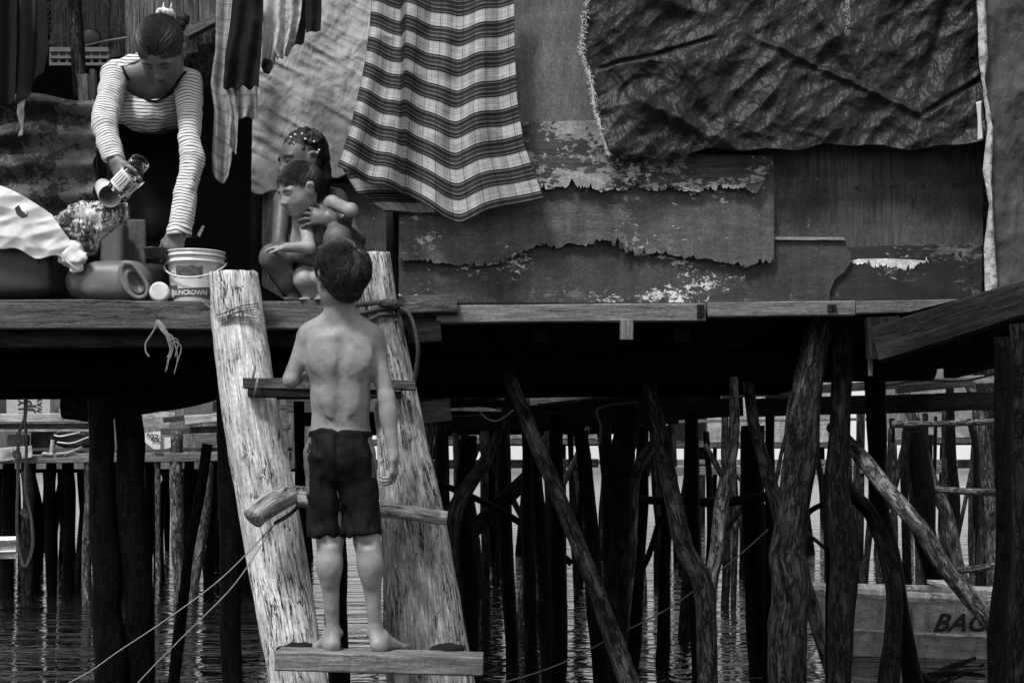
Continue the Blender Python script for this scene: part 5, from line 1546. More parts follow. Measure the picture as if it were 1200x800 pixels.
# white screw cap jar
wj = thing('white_lidded_jar', 'small jar with a ribbed white lid, lying between jug and bucket', 'jar', P(186, 353, 5.05))
c = P(187, 342, 5.03); axd = nrm([.12, -1, .05]); prof = [(0, .012), (.028, .012), (.033, .009), (.034, 0), (.034, -.02), (.03, -.022)]
q = MB(); lathe(c, prof, axd, 48, q)
for i in range(24):
    a = i / 24 * 2 * PI; u = nrm(np.cross(axd, [0, 1, 0.01])); v = np.cross(axd, u); d = math.cos(a) * u + math.sin(a) * v
    tube([c + d * .0345 - axd * .019, c + d * .0345 + axd * .004], .0018, 5, mb=q)
q.build('lid', M['white_plastic'], wj)
q = MB(); lathe(c, [(.03, -.022), (.030, -.06), (.026, -.075), (0, -.075)], axd, 30, q); q.build('body', M['mid_plastic'], wj, smooth=True)
# jerry cans behind
for nm, x0, x1, y0, D_, lab, mt in (('grey_can', 120, 149, 259, 5.42, 'rounded grey can standing behind the jug on the left', 'mid_plastic'), ('flat_grey_board', 148, 172, 257, 5.5, 'flat grey panel leaning between can and doorway', 'pt_smooth')):
    w = (x1 - x0) / 2 * D_ / F; zc = (P(0, y0, D_)[2] + Z) / 2; hz = (P(0, y0, D_)[2] - Z) / 2
    fs = SDF(.006); fs.box((P((x0 + x1) / 2, 0, D_)[0], D_, zc), (w, .05 if nm == 'grey_can' else .012, hz), .03 if nm == 'grey_can' else .006)
    fs.mb(lambda X: .002 * fbm(X * 8, 2, 1)).build(nm, M[mt], smooth=True, label=lab, cat='can' if nm == 'grey_can' else 'panel')
# bucket
bk = thing('white_bucket', 'scuffed white paint bucket with printed label beside the left ladder log', 'bucket', P(230, 354, 5.15))
bx = P(229.5, 0, 5.15)[0]; by = 5.15
H0 = Z + .002; zt_ = P(0, 296, 5.15 + .0)[2]; HH = zt_ - H0
def brad(h): return .086 + (.100 - .086) * h / HH
prof = [(0, .002), (.084, .002), (.086, .006)] + [(brad(HH * t), HH * t) for t in (.2, .5, .76)] + [(.104, HH * .77), (.1045, HH * .80), (.100, HH * .81), (.1005, HH * .88), (.106, HH * .885), (.1065, HH * .91), (.101, HH * .92), (.1015, HH * .97), (.105, HH * .975), (.1045, HH), (.098, HH), (.096, HH * .9), (.082, .01), (0, .01)]
q = MB(); lathe((bx, by, H0), prof, n=72, mb=q); q.build('body', M['white_plastic'], bk, smooth=True)
def wrap(V2, off=.0012, zc=0, ac=-PI / 2):
    r_ = np.array([brad(z + zc) for z in V2[:, 1]]) + off
    a = ac + V2[:, 0] / .095
    return np.stack([bx + np.cos(a) * r_, by + np.sin(a) * r_, H0 + zc + V2[:, 1]], 1)
def patch(pts, zc, off=.0010, n=3, mat='label_print', name='printed_label'):
    # fan-free grid patch between two x limits: pts = (x0,x1,z0 fn,z1 fn)
    x0, x1, f0, f1 = pts; nx = 30; V = []; Fc = []
    for i in range(nx + 1):
        x = x0 + (x1 - x0) * i / nx
        for j in range(n + 1): V.append((x, f0(i / nx) + (f1(i / nx) - f0(i / nx)) * j / n))
    V = np.array(V); Fc = [(i * (n + 1) + j, (i + 1) * (n + 1) + j, (i + 1) * (n + 1) + j + 1, i * (n + 1) + j + 1) for i in range(nx) for j in range(n)]
    q = MB(); q.add(wrap(V, off, zc), Fc); return q.build(name, M[mat], bk, smooth=True)
patch((-.055, .045, lambda t: .090 + .003 * math.sin(t * 20), lambda t: .128 + .002 * math.sin(t * 13)), 0)
patch((-.105, .08, lambda t: .012 + .010 * math.sin(t * 3.1) , lambda t: .055 + (.012 if t < .28 else 0) - .004 * math.sin(t * 4)), 0)
V2, F2 = text2d('SUNCROWN', .0225, bold=.0010, spacing=1.0)
q = MB(); q.add(wrap(V2 + [-.004, .036, 0], .0024), F2); q.build('lettering', M['white_plastic'], bk)
for (sx, sz, rr_) in ((-.068, .104, .011), (-.082, .036, .011)):
    th = np.linspace(0, 2 * PI, 24, endpoint=False); V2 = np.stack([sx + np.cos(th) * rr_, sz + np.sin(th) * rr_ * (1 if sz > .1 else 1.4)], 1)
    q = MB(); q.add(wrap(V2, .0022), [tuple(range(24))]); q.build('emblem', M['white_plastic'], bk)
V2, F2 = text2d('BU', .009, bold=.0006); q = MB(); q.add(wrap(V2 + [-.068, .104, 0], .0032), F2); q.build('lettering', M['ink'], bk)
hp = []
for t in np.linspace(0, 1, 30):
    a = PI + t * PI; hp.append((bx + math.cos(a) * .109, by + math.sin(a) * .112, H0 + HH * .80 - .065 * math.sin(t * PI)))
q = MB(); tube(hp, .0035, 7, mb=q); q.build('handle', M['white_plastic'], bk, smooth=True)
cord([(236, 352, 4.97), (244, 358, 4.96), (252, 364, 4.93)], .0022, 'string', 'bit of white string trailing from under the bucket')

# bags
def bagmesh(ells, h, amp, s, mat, name, label, freq=9):
    fs = SDF(h)
    for c, r_ in ells: fs.ell(c, r_, k=.06)
    return fs.mb(lambda X: amp * (fbm(X * freq, 3, s) + .9 * ridged(X * freq * .9 * [1, 1, 1.6] + 3, 2, s + 2)) - amp * .6, relax=1).build(name, M[mat], smooth=True, label=label, cat='bag')
wb_ = thing('white_bag', 'white plastic bag draped over the big black container', 'bag', P(40, 300, 5.1))
def bag_d(U, V, X): return .03 * np.sin(U * PI) + .020 * worley(np.stack([X[..., 0] * 6 + X[..., 2] * 9, X[..., 2] * 16 - X[..., 0] * 8], -1), 41) + .01 * fbm(X * 7, 3, 7)
sheet([(-60, 218), (-60, 252), (-60, 268)], [(62, 252), (88, 290), (96, 316)], 5.10, 100, 60, bag_d, top=lambda u: -16 * np.sin(u * PI) , bottom=lambda u: -4 + 14 * np.sin(u * 3.0) * (1 - u) + 6 * np.sin(u * 21) * u).build('sheet', M['white_bag'], wb_, smooth=True)
q = panel([(17, 244), (22, 240), (25, 246), (31, 252), (33, 247), (32, 254), (26, 256), (20, 252)], 5.005, .002); q.build('printed_mark', M['ink'], wb_)
fs = SDF(.005); fs.ell(P(86, 300, 5.12), (.045, .03, .05)).ell(P(94, 305, 5.1), (.025, .02, .035), k=.03)
fs.mb(lambda X: .012 * ridged(X * 18, 3, 2) - .006).build('knot', M['white_bag'], wb_, smooth=True)
bagmesh([(P(95, 262, 5.15), (.11, .05, .062)), (P(120, 252, 5.15), (.075, .04, .040)), (P(137, 248, 5.15), (.030, .02, .014)), (P(92, 285, 5.15), (.06, .035, .04))], .004, .007, 5, 'print_bag', 'printed_bag', 'crumpled printed bag with pointed end lying on the white bag', 14)
# bowl in the woman's hand
q = MB(); lathe(P(181, 303, 5.08), [(0, 0), (.03, .002), (.037, .03), (.042, .036), (.039, .036), (.033, .03), (.027, .008), (0, .007)], (0, 0, 1), 36, q); 
q.build('dark_bowl', M['black_plastic'], smooth=True, label='small dark bowl held over the open jug in the lowered hand', cat='bowl')
# cups
def cyl_obj(name, a, b, r0, r1, mat, label, cat, wall=.002, group=None):
    L = np.linalg.norm(b - a); q = MB()
    lathe(a, [(0, 0), (r0, 0), (r0 + (r1 - r0), L), (r1 - wall, L), (r0 - wall, wall), (0, wall)], b - a, 48, q)
    return q.build(name, M[mat], smooth=True, label=label, cat=cat, group=group)
lc = thing('lettered_cup', 'white lettered measuring cup tilted in the raised hand', 'cup', P(148, 214, 5.08))
a = P(140, 208, 5.10); ax_ = nrm([.62, -.30, -.62])
ca = P(138.5, 206, 5.09); axc = nrm(np.array([1, -.25, -.95]))    # barrel axis: from palm to lower right
L_ = .085; R_ = .046
A0 = P(139, 223.5, 5.05) ; 
bar = nrm(np.array([.72, -.12, .69]))      # barrel axis runs lower left to upper right
base = P(148, 215, 5.04) - bar * .045
q = MB(); lathe(base, [(0, 0), (.042, 0), (.045, .09), (.043, .09), (.040, .003), (0, .003)], bar, 48, q)
q2 = q.build('body', M['glass'], lc, smooth=True)
# printed white band: the letters run across the barrel as on the photo
u_ = nrm(np.cross(bar, [0, -1, 0])); v_ = nrm(np.cross(u_, bar))   # v_ towards the camera
if v_[1] > 0: v_ = -v_
def on_band(V2, off):     # V2[:,0] along the barrel axis, V2[:,1] around it
    r_ = .0455 + off; an = -V2[:, 1] / r_
    return (base + bar * .045) + V2[:, :1] * bar + (np.sin(an) * r_)[:, None] * u_ + (np.cos(an) * r_)[:, None] * v_
gx, gy = np.meshgrid(np.linspace(-.030, .034, 4), np.linspace(-.058, .058, 40), indexing='ij'); V2 = np.stack([gx.ravel(), gy.ravel()], 1)
q = MB(); q.add(on_band(V2, 0), [(i * 40 + j, (i + 1) * 40 + j, (i + 1) * 40 + j + 1, i * 40 + j + 1) for i in range(3) for j in range(39)]); bo = q.build('paper_band', M['white_bag'], lc, smooth=True)
q = MB(); V2, F2 = text2d('AMBIT-L', .021, bold=.0009, spacing=.95)
q.add(on_band(V2 + [.002, -.027, 0], .0008)[:, :3], F2)
V2, F2 = text2d('ZONE', .010, bold=.0005, spacing=1.3)
q.add(on_band(V2 + [.006, -.043, 0], .0008), F2)
for i in range(4):
    y_ = -.006 + i * .011
    V2 = np.array([(-.020, y_), (.0, y_), (.024, y_), (.024, y_ + .003), (0, y_ + .003), (-.020, y_ + .003)]); q.add(on_band(V2, .0008), [(0, 1, 4, 5), (1, 2, 3, 4)])
q.build('lettering', M['ink'], bo)
wc = cyl_obj('plain_beaker', P(121, 219, 5.17), P(129, 230, 5.05), .030, .040, 'white_plastic', 'plain pale beaker with its mouth facing the camera below the raised hand', 'beaker')
# clear jar with round base behind the cup
gj = MB(); lathe(P(152, 208, 5.16), [(0, 0), (.038, .002), (.042, .012), (.042, .05), (.036, .06), (.034, .085), (.032, .085), (.034, .06), (.038, .05), (.038, .012), (0, .006)], nrm([.55, -.55, .5]), 44, gj)
gj.build('clear_jar', M['glass'], smooth=True, label='clear glass jar held behind the lettered cup', cat='jar')

# ================================================================= PEOPLE
def lerp(a, b, t): return np.asarray(a, float) * (1 - t) + np.asarray(b, float) * t


def rotv(v, ax, a):
    ax = nrm(ax); v = np.asarray(v, float)
    return v * math.cos(a) + np.cross(ax, v) * math.sin(a) + ax * np.dot(ax, v) * (1 - math.cos(a))


def hand(f, w, d, n, t, L, curl=(25, 35, 25), spread=6, thumb=(35, 25), k=None):
    """w wrist, d towards the fingers, n out of the back of the hand, t towards the thumb side"""
    d = nrm(d); n = nrm(np.asarray(n) - d * np.dot(n, d)); t0 = np.cross(d, n); t = t0 if np.dot(t0, t) > 0 else -t0
    k = k or .05 * L
    f.seg(w - d * .04 * L, w + d * .10 * L, (.13 * L, .10 * L), (.16 * L, .10 * L), k=.1 * L, u=t)
    f.seg(w + d * .12 * L, w + d * .40 * L, (.17 * L, .085 * L), (.205 * L, .075 * L), k=.12 * L, u=t)
    ax = np.cross(d, n)                 # turning about ax by a negative angle closes towards the palm
    sg = 1 if np.dot(rotv(d, ax, .1), -n) > 0 else -1
    for i in range(4):
        b = w + d * (.44 - .025 * abs(i - 1)) * L + t * (.155 - .105 * i) * L
        dd = rotv(d, n, math.radians(spread * (1.5 - i)) * (1 if np.dot(np.cross(n, d), t) > 0 else -1))
        ln = (.44, .49, .45, .35)[i] * L; r = (.046, .047, .045, .039)[i] * L
        p = b; a = 0
        f.seg(b - dd * .12 * L, b, r * 1.05, r * 1.1, k=k)
        for s_, (q, c) in enumerate(zip((.44, .31, .25), curl)):
            a += math.radians(c * (1 + .12 * (i - 1)))
            e = p + rotv(dd, ax, sg * a) * ln * q
            f.seg(p, e, r * (1.06 - .1 * s_), r * (.98 - .1 * s_), k=k * .7); p = e
    b = w + d * .10 * L + t * .13 * L - n * .02 * L
    a0, a1 = math.radians(thumb[0]), math.radians(thumb[1])
    d1 = nrm(d * math.cos(a0) + t * math.sin(a0) - n * .25)
    p1 = b + d1 * .24 * L; d2 = nrm(d * math.cos(a0 - a1) + t * math.sin(a0 - a1) - n * .4)
    p2 = p1 + d2 * .17 * L; p3 = p2 + nrm(d2 - n * .15) * .13 * L
    f.seg(b, p1, .075 * L, .058 * L, k=.1 * L); f.seg(p1, p2, .056 * L, .05 * L, k=k); f.seg(p2, p3, .05 * L, .04 * L, k=k)


def foot(f, heel, d, L, top=None, k=.012):
    """heel point on the ground, d toe direction, L length"""
    d = nrm([d[0], d[1], 0]); s = np.array([-d[1], d[0], 0])
    up = np.array([0, 0, 1.0])
    f.ell(heel + up * .13 * L + d * .08 * L, (.13 * L, .13 * L, .14 * L), k=k)
    f.seg(heel + up * .20 * L + d * .22 * L, heel + up * .08 * L + d * .66 * L, (.125 * L, .16 * L), (.17 * L, .075 * L), k=k * 1.5, u=s)
    for i in range(5):
        b = heel + d * (.72 - .02 * i * i * .4) * L + s * (i - 2) * .07 * L + up * .055 * L
        f.seg(b - d * .05 * L, b + d * (.20 - .022 * i) * L, .05 * L * (1.15 if i == 0 else .85), .042 * L, k=.006)


def head(f, c, R, H, ears=(1, 1), k=.012, mouth=True, cheeks=1.0):
    def q(r, fw, u): return c + (R[0] * r + R[1] * fw + R[2] * u) * H
    def e(p, r, **kw): f.ell(q(*p), np.array(r) * H, ax=R, **kw)
    e((0, -.05, .13), (.335, .41, .37), k=k)
    e((0, .12, -.12), (.265, .26, .34), k=.05)
    e((0, .17, -.37), (.15, .14, .115), k=.04)
    for s in (-1, 1):
        e((s * .15, .20, -.16), (.11 * cheeks, .12, .13), k=.02)
        e((s * .20, .02, -.24), (.09, .16, .14), k=.03)
        e((s * .13, .33, .075), (.12, .05, .035), k=.012)
        e((s * .135, .415, -.005), (.085, .07, .05), k=.014, neg=True)
        e((s * .132, .315, -.005), (.075, .058, .055), k=.004)
        if (ears[0] if s < 0 else ears[1]):
            e((s * .350, -.03, -.02), (.045, .095, .14), k=.01)
            e((s * .392, -.05, .06), (.035, .085, .07), k=.006)
            e((s * .408, .0, -.02), (.026, .05, .085), k=.004, neg=True)
    f.seg(q(0, .36, .03), q(0, .435, -.14), .030 * H, .045 * H, k=.012)
    e((0, .425, -.155), (.06, .055, .045), k=.008)
    for s in (-1, 1): e((s * .055, .40, -.165), (.036, .045, .032), k=.006)
    for s in (-1, 1): e((s * .028, .44, -.195), (.016, .02, .012), k=.004, neg=True)
    if mouth:
        e((0, .36, -.265), (.105, .05, .028), k=.006)
        e((0, .352, -.315), (.085, .05, .032), k=.006)
        e((0, .41, -.288), (.10, .03, .008), k=.004, neg=True)
    return q


def head_tint(V, c, R, H, brow=.35, lips=.75, lid=.45):
    X = (V - c) @ R.T / H
    T = np.ones(len(V))
    for s in (-1, 1):
        b = ((X[:, 0] - s * .135) / .095) ** 2 + ((X[:, 2] - .085 + .25 * np.abs(X[:, 0] - s * .12)) / .022) ** 2
        T = np.where((b < 1) & (X[:, 1] > .2), brow, T)
        b = ((X[:, 0] - s * .132) / .072) ** 2 + ((X[:, 2] + .018) / .014) ** 2
        T = np.where((b < 1) & (X[:, 1] > .2), lid * .5, T)
    b = (X[:, 0] / .10) ** 2 + ((X[:, 2] + .29) / .05) ** 2
    T = np.where((b < 1) & (X[:, 1] > .30), lips, T)
    return T


def strands(c, R, H, rad, cen, root, flow, n, steps, ds, w=.0009, seed=0, lift=.03, amp=.25, mb=None):
    """combed hair: curves creeping over an ellipsoid (head units)"""
    r = np.random.default_rng(seed)
    cen = np.asarray(cen, float); rad = np.asarray(rad, float)
    q = r.normal(size=(n * 6, 3)); q /= np.linalg.norm(q, axis=1)[:, None]
    q = q[root(q * rad + cen)][:n]
    n = len(q)
    Pp = []
    ph = r.uniform(0, 6.28, n); of = r.normal(0, 1, (n, 3))
    base = 1.0 + r.uniform(0, .04, n)
    for s in range(steps + 1):
        p = (q * (base + lift * (s / steps))[:, None]) * rad + cen
        Pp.append(p.copy())
        fl = flow(q * rad + cen) + of * amp * .5 + amp * np.stack([noise(q * 6, 1), noise(q * 6, 2), noise(q * 6, 3)], 1)
        fl -= q * (fl * q).sum(1)[:, None]; fl /= np.linalg.norm(fl, axis=1)[:, None] + 1e-9
        q = q + fl * ds; q /= np.linalg.norm(q, axis=1)[:, None]
    Pp = np.stack(Pp, 1)                                # n, steps+1, 3 (head units)
    W = c + (Pp @ R) * H
    T = np.gradient(W, axis=1); out = W - (c + (cen @ R) * H)
    S = np.cross(T, out); S /= np.linalg.norm(S, axis=2)[:, :, None] + 1e-12
    ww = w * np.sin(np.linspace(.5, 1, steps + 1)[::-1] * PI / 2 + .0)[None, :, None] * np.linspace(1, .25, steps + 1)[None, :, None]
    A = W - S * ww; B = W + S * ww; Cc = W + out / (np.linalg.norm(out, axis=2)[:, :, None]) * ww
    V = np.stack([A, Cc, B], 2).reshape(-1, 3)
    m = (steps + 1) * 3
    Fc = []
    for i in range(n):
        for s in range(steps):
            a = i * m + s * 3
            Fc.append((a, a + 1, a + 4, a + 3)); Fc.append((a + 1, a + 2, a + 5, a + 4))
    mb = mb or MB()
    return mb.add(V, Fc)


# ----------------------------------------------------------------- the boy on the ladder
ZP = P(0, 768, 4.38)[2] + .006            # top of the foot plank
boy = SDF(.0036)
bc_ = P(400, 324, 4.33); BR = frame((-.52, .82, .26), (.02, -.2, 1)); BH = .190
head(boy, bc_, BR, BH, k=.01)
boy.seg(P(399, 384, 4.37), P(399, 348, 4.34), (.043, .042), (.039, .042), k=.03, u=(1, 0, 0))
D0 = 4.38
boy.seg(P(399, 505, 4.40), P(399, 465, 4.385), (.090, .066), (.084, .060), k=.03, u=(1, 0, 0))
boy.seg(P(399, 465, 4.385), P(398, 425, 4.37), (.084, .060), (.097, .070), k=.03, u=(1, 0, 0))
boy.seg(P(398, 425, 4.37), P(398, 401, 4.365), (.098, .071), (.100, .060), k=.03, u=(1, 0, 0))
boy.seg(P(378, 392, 4.375), P(363, 396, 4.385), .033, .033, k=.03); boy.seg(P(420, 392, 4.375), P(435, 398, 4.385), .033, .033, k=.03)
boy.seg(P(392, 372, 4.355), P(366, 388, 4.375), .026, .030, k=.03); boy.seg(P(406, 372, 4.355), P(433, 390, 4.375), .026, .030, k=.03)
boy.ell(P(375, 414, 4.325), (.034, .012, .042), k=.03); boy.ell(P(423, 415, 4.325), (.034, .012, .042), k=.03)      # shoulder blades
boy.ell(P(386, 460, 4.332), (.018, .010, .06), k=.03); boy.ell(P(413, 460, 4.332), (.018, .010, .06), k=.03)
boy.seg(P(400, 392, 4.290), P(399, 500, 4.310), .010, .012, neg=True, k=.022)                                          # spine furrow
boy.ell(P(399, 525, 4.41), (.095, .075, .09), k=.03)
# left arm: elbow out, forearm forward to the rung
boy.seg(P(360, 397, 4.385), P(341, 444, 4.37), .031, .0235, k=.02)
boy.seg(P(341, 446, 4.37), P(353, 440, 4.55), .024, .0175, k=.012)
hand(boy, P(354, 437, 4.55), (.16, .75, .24), (-.15, -.35, .90), (.8, -.6, 0), .125, curl=(40, 60, 40), thumb=(20, 30))
# right arm hanging
boy.seg(P(438, 398, 4.385), P(453, 466, 4.37), .032, .0245, k=.02)
boy.seg(P(453, 466, 4.37), P(461, 533, 4.355), .026, .0175, k=.012)
boy.ell(P(455, 486, 4.365), (.0255, .025, .045), k=.015)
hand(boy, P(461, 534, 4.355), (.03, .0, -1), (.95, -.25, 0), (-.45, .9, 0), .128, curl=(28, 45, 30), thumb=(30, 20))
# legs
for hx, kx, ky, cx, ax_, hx2, td in ((382, 387, 632, 386, 390, 390, (-.42, 1)), (419, 430, 634, 434, 440, 443, (.42, 1))):
    K = P(kx, ky, 4.385); A = np.array([P(ax_, 0, 4.40)[0], 4.405, ZP + .068]); C_ = P(cx, 662, 4.374)
    boy.seg(P(hx, 535, 4.40), K, .056, .039, k=.02)
    boy.seg(K, C_, .035, .033, k=.02); boy.seg(C_, A, .032, .019, k=.02)
    boy.ell(P(cx, 660, 4.366), (.027, .025, .058), k=.035)
    boy.seg(P(kx - 5, ky + 4, 4.335), P(kx + 5, ky + 4, 4.335), .006, neg=True, k=.015)
    Hh = np.array([P(hx2, 0, 4.385)[0], 4.375, ZP]); boy.seg(A, Hh + [0, .012, .03], .022, .024, k=.015)
    for s in (-1, 1): boy.ell(A + [s * .02, .005, -.008], .011, k=.01)
    foot(boy, Hh, td, .175)
V_boy = thing('person', 'shirtless boy in black shorts standing on the ladder with his back turned', 'person', (bc_[0], 4.38, ZP))
bm = boy.mb(lambda X: .0008 * fbm(X * 40, 2, 5), t=lambda V: head_tint(V, bc_, BR, BH), g=None)
bm.build('body', M['skin_boy'], V_boy, smooth=True)
# shorts
so = SDF(.0042)
so.seg(P(399, 508, 4.40), P(399, 540, 4.405), (.098, .082), (.106, .092), k=.02, u=(1, 0, 0))
so.seg(P(381, 540, 4.40), P(380, 640, 4.395), (.058, .078), (.056, .068), k=.02, u=(1, 0, 0))
so.seg(P(418, 540, 4.40), P(428, 640, 4.395), (.058, .078), (.054, .068), k=.02, u=(1, 0, 0))
so.seg(P(402, 545, 4.40), P(404, 588, 4.40), (.032, .055), k=.02, u=(1, 0, 0))
so.ell(P(400, 535, 4.350), (.085, .050, .07), k=.04)
so.seg(P(381, 612, 4.40), P(381, 670, 4.395), (.036, .045), (.044, .055), neg=True, k=.004, u=(1, 0, 0))
so.seg(P(427, 612, 4.40), P(429, 670, 4.395), (.034, .045), (.042, .055), neg=True, k=.004, u=(1, 0, 0))
so.cut(P(399, 505, 4.40), (0, .05, 1)); so.cut(P(383, 628, 4.40), (.05, 0, -1))
def so_d(X):
    q = (X - P(399, 540, 4.4))
    w = .006 * fbm(X * np.array([26, 26, 11]), 3, 8) + .007 * ridged(np.stack([X[:, 0] * 14 + X[:, 2] * 5, X[:, 1] * 14, X[:, 2] * 4], 1), 2, 3) - .003
    band = np.exp(-((X[:, 2] - P(0, 508, 4.4)[2]) / .012) ** 2)
    hem = np.exp(-((X[:, 2] - P(0, 622, 4.4)[2]) / .01) ** 2)
    seam = .007 * np.exp(-(q[:, 0] / .007) ** 2) * (q[:, 1] < 0)
    return w * (1 - band) - .002 * hem + seam + band * .0015 * np.sin(q[:, 0] * 500)
sm = so.mb(so_d)
shorts = sm.build('shorts', M['shorts'], V_boy, smooth=True)
# grey side panels: real panels sewn on, as a second material slot on the shorts' own faces
shorts.data.materials.append(M['shorts_side'])
lx0, rx0 = P(367, 0, 4.4)[0], P(437, 0, 4.4)[0]
off = wloc(V_boy)
for p in shorts.data.polygons:
    cc = p.center; x = cc.x + off[0]; z = cc.z + off[2]
    tz = (P(0, 505, 4.4)[2] - z)
    if (x < lx0 - tz * .02 and .02 < tz < .19) and p.normal.x < -.4 and abs(cc.y) < .05 - .0: p.material_index = 1
    if (x > rx0 + tz * .02 and tz < .14) and p.normal.x > .4 and abs(cc.y) < .05: p.material_index = 1
# hair
HRAD, HCEN = (.372, .455, .405), (0, -.06, .15)
def boy_cap(X): return ((X[:, 1] < .30) & (X[:, 2] > .05) | (X[:, 1] < -.08) & (X[:, 2] > -.26)) & ~((np.abs(X[:, 0]) > .22) & (X[:, 1] > -.18) & (X[:, 2] < .10))
hb = SDF(.0036)
hb.ell(bc_ + (R0 := BR).T @ (np.array(HCEN) * BH), np.array(HRAD) * BH * .985, ax=BR)
hb.ell(bc_ + BR.T @ (np.array([0, -.18, -.12]) * BH), np.array([.30, .30, .30]) * BH * .985, ax=BR, k=.02)
hb.ell(bc_ + BR.T @ (np.array([0, .50, -.12]) * BH), np.array([.42, .46, .34]) * BH, ax=BR, neg=True, k=.01)
for s in (-1, 1): hb.ell(bc_ + BR.T @ (np.array([s * .40, .03, -.10]) * BH), np.array([.11, .17, .19]) * BH, ax=BR, neg=True, k=.01)
hb.cut(bc_ + BR.T @ (np.array([0, 0, -.31]) * BH), -BR[2] + BR[1] * .25, k=.02)
def hair_d(s): return lambda X: .0030 * fbm(X * 120, 2, s) + .0035 * noise(X * 50, s)
hb.mb(hair_d(2)).build('hair', M['hair'], V_boy, smooth=True)
WH = np.array([.08, -.42, .42])
def boy_flow(X):
    d = X - WH; d[:, 2] -= .25 * (X[:, 1] < .1)
    d[:, 0] += .12 * np.sign(d[:, 0]); return d / (np.linalg.norm(d, axis=1)[:, None] + 1e-6)
strands(bc_, BR, BH, HRAD, HCEN, boy_cap, boy_flow, 9000, 7, .06, .0010, 3, .16, .5).build('hair_strands', M['hair_brown'], bpy.data.objects['hair'])

# ----------------------------------------------------------------- the girl, squatting, and the toddler she holds
girl = SDF(.0038)
gc_ = P(354, 190, 5.17); GR = frame((-.80, -.58, -.12), (-.05, 0, 1)); GH = .202
gq = head(girl, gc_, GR, GH)
girl.seg(P(364, 232, 5.25), P(361, 205, 5.21), .040, .038, k=.03)
girl.seg(P(374, 325, 5.42), P(372, 285, 5.38), (.105, .085), (.095, .075), k=.04, u=(1, 0, 0))
girl.seg(P(372, 285, 5.38), P(366, 240, 5.28), (.095, .075), (.105, .065), k=.04, u=(1, 0, 0))
girl.seg(P(360, 226, 5.25), P(335, 233, 5.25), .035, .038, k=.03); girl.seg(P(370, 226, 5.25), P(393, 233, 5.25), .035, .038, k=.03)
# her left arm (right in the photo) round the toddler, hand under his chin
girl.seg(P(395, 235, 5.25), P(417, 282, 5.16), .036, .030, k=.02); girl.seg(P(417, 282, 5.16), P(388, 256, 5.00), .032, .023, k=.015)
hand(girl, P(389, 256, 4.995), (-1, .05, .12), (.05, -1, .25), (-.1, .1, 1), .155, curl=(12, 18, 12), spread=9, thumb=(40, 20))
# her right arm
girl.seg(P(332, 235, 5.25), P(327, 290, 5.14), .034, .027, k=.02); girl.seg(P(327, 290, 5.14), P(346, 300, 5.04), .027, .021, k=.015)
hand(girl, P(346, 299, 5.03), (1, -.05, -.05), (-.05, -1, .1), (.1, .05, 1), .150, curl=(14, 18, 10), spread=8)
# legs: knees up, shins down to the deck edge
girl.seg(P(350, 330, 5.36), P(322, 303, 5.05), .070, .050, k=.03); girl.seg(P(320, 302, 5.04), P(338, 330, 5.07), .046, .040, k=.02); girl.seg(P(338, 330, 5.07), P(352, 352, 5.12), .038, .028, k=.02)
girl.seg(P(392, 325, 5.36), P(396, 280, 4.98), .066, .044, k=.03); girl.seg(P(396, 280, 4.97), P(388, 320, 5.06), .046, .038, k=.02); girl.seg(P(388, 320, 5.08), P(384, 350, 5.14), .037, .027, k=.02)
foot(girl, np.array([P(354, 0, 5.15)[0], 5.17, DECK + .001]), (-.1, -1), .17); foot(girl, np.array([P(384, 0, 5.15)[0], 5.19, DECK + .001]), (.2, -1), .17)
V_girl = thing('person', 'dark skinned girl with beaded braids squatting on the deck with a toddler', 'person', (P(365, 0, 5.2)[0], 5.2, DECK))
girl.mb(lambda X: .0008 * fbm(X * 40, 2, 5), t=lambda V: head_tint(V, gc_, GR, GH)).build('body', M['skin_girl'], V_girl, smooth=True)
gs = SDF(.0045)   # dark shorts
gs.seg(P(374, 330, 5.42), P(372, 305, 5.40), (.115, .095), (.105, .085), k=.03, u=(1, 0, 0)); gs.seg(P(352, 332, 5.38), P(334, 314, 5.19), .080, .066, k=.03); gs.seg(P(392, 327, 5.38), P(394, 295, 5.19), .078, .062, k=.03)
gs.mb(lambda X: .003 * fbm(X * 25, 3, 5)).build('shorts', M['shorts'], V_girl, smooth=True)
gh = SDF(.0036)
gh.ell(gc_ + GR.T @ (np.array([0, -.07, .15]) * GH), np.array([.355, .43, .385]) * GH, ax=GR)
gh.ell(gc_ + GR.T @ (np.array([0, .50, -.06]) * GH), np.array([.42, .42, .34]) * GH, ax=GR, neg=True, k=.01)
for s in (-1, 1): gh.ell(gc_ + GR.T @ (np.array([s * .38, .02, -.12]) * GH), np.array([.12, .16, .20]) * GH, ax=GR, neg=True, k=.01)
gh.cut(gc_ + GR.T @ (np.array([0, 0, -.22]) * GH), -GR[2] + GR[1] * .2, k=.02)
r = random.Random(4)
for i in range(46):   # little twisted knots over the crown
    th = r.uniform(-2.4, 2.4); ph = r.uniform(.25, 1.35); v = np.array([math.sin(th) * math.cos(ph), math.cos(th) * math.cos(ph) * .8 - .1, math.sin(ph)])
    if v[1] > .62: continue
    p = gc_ + GR.T @ ((np.array([0, -.07, .15]) + v * np.array([.37, .44, .40])) * GH)
    gh.ell(p, (.015, .013, .014), k=.004)
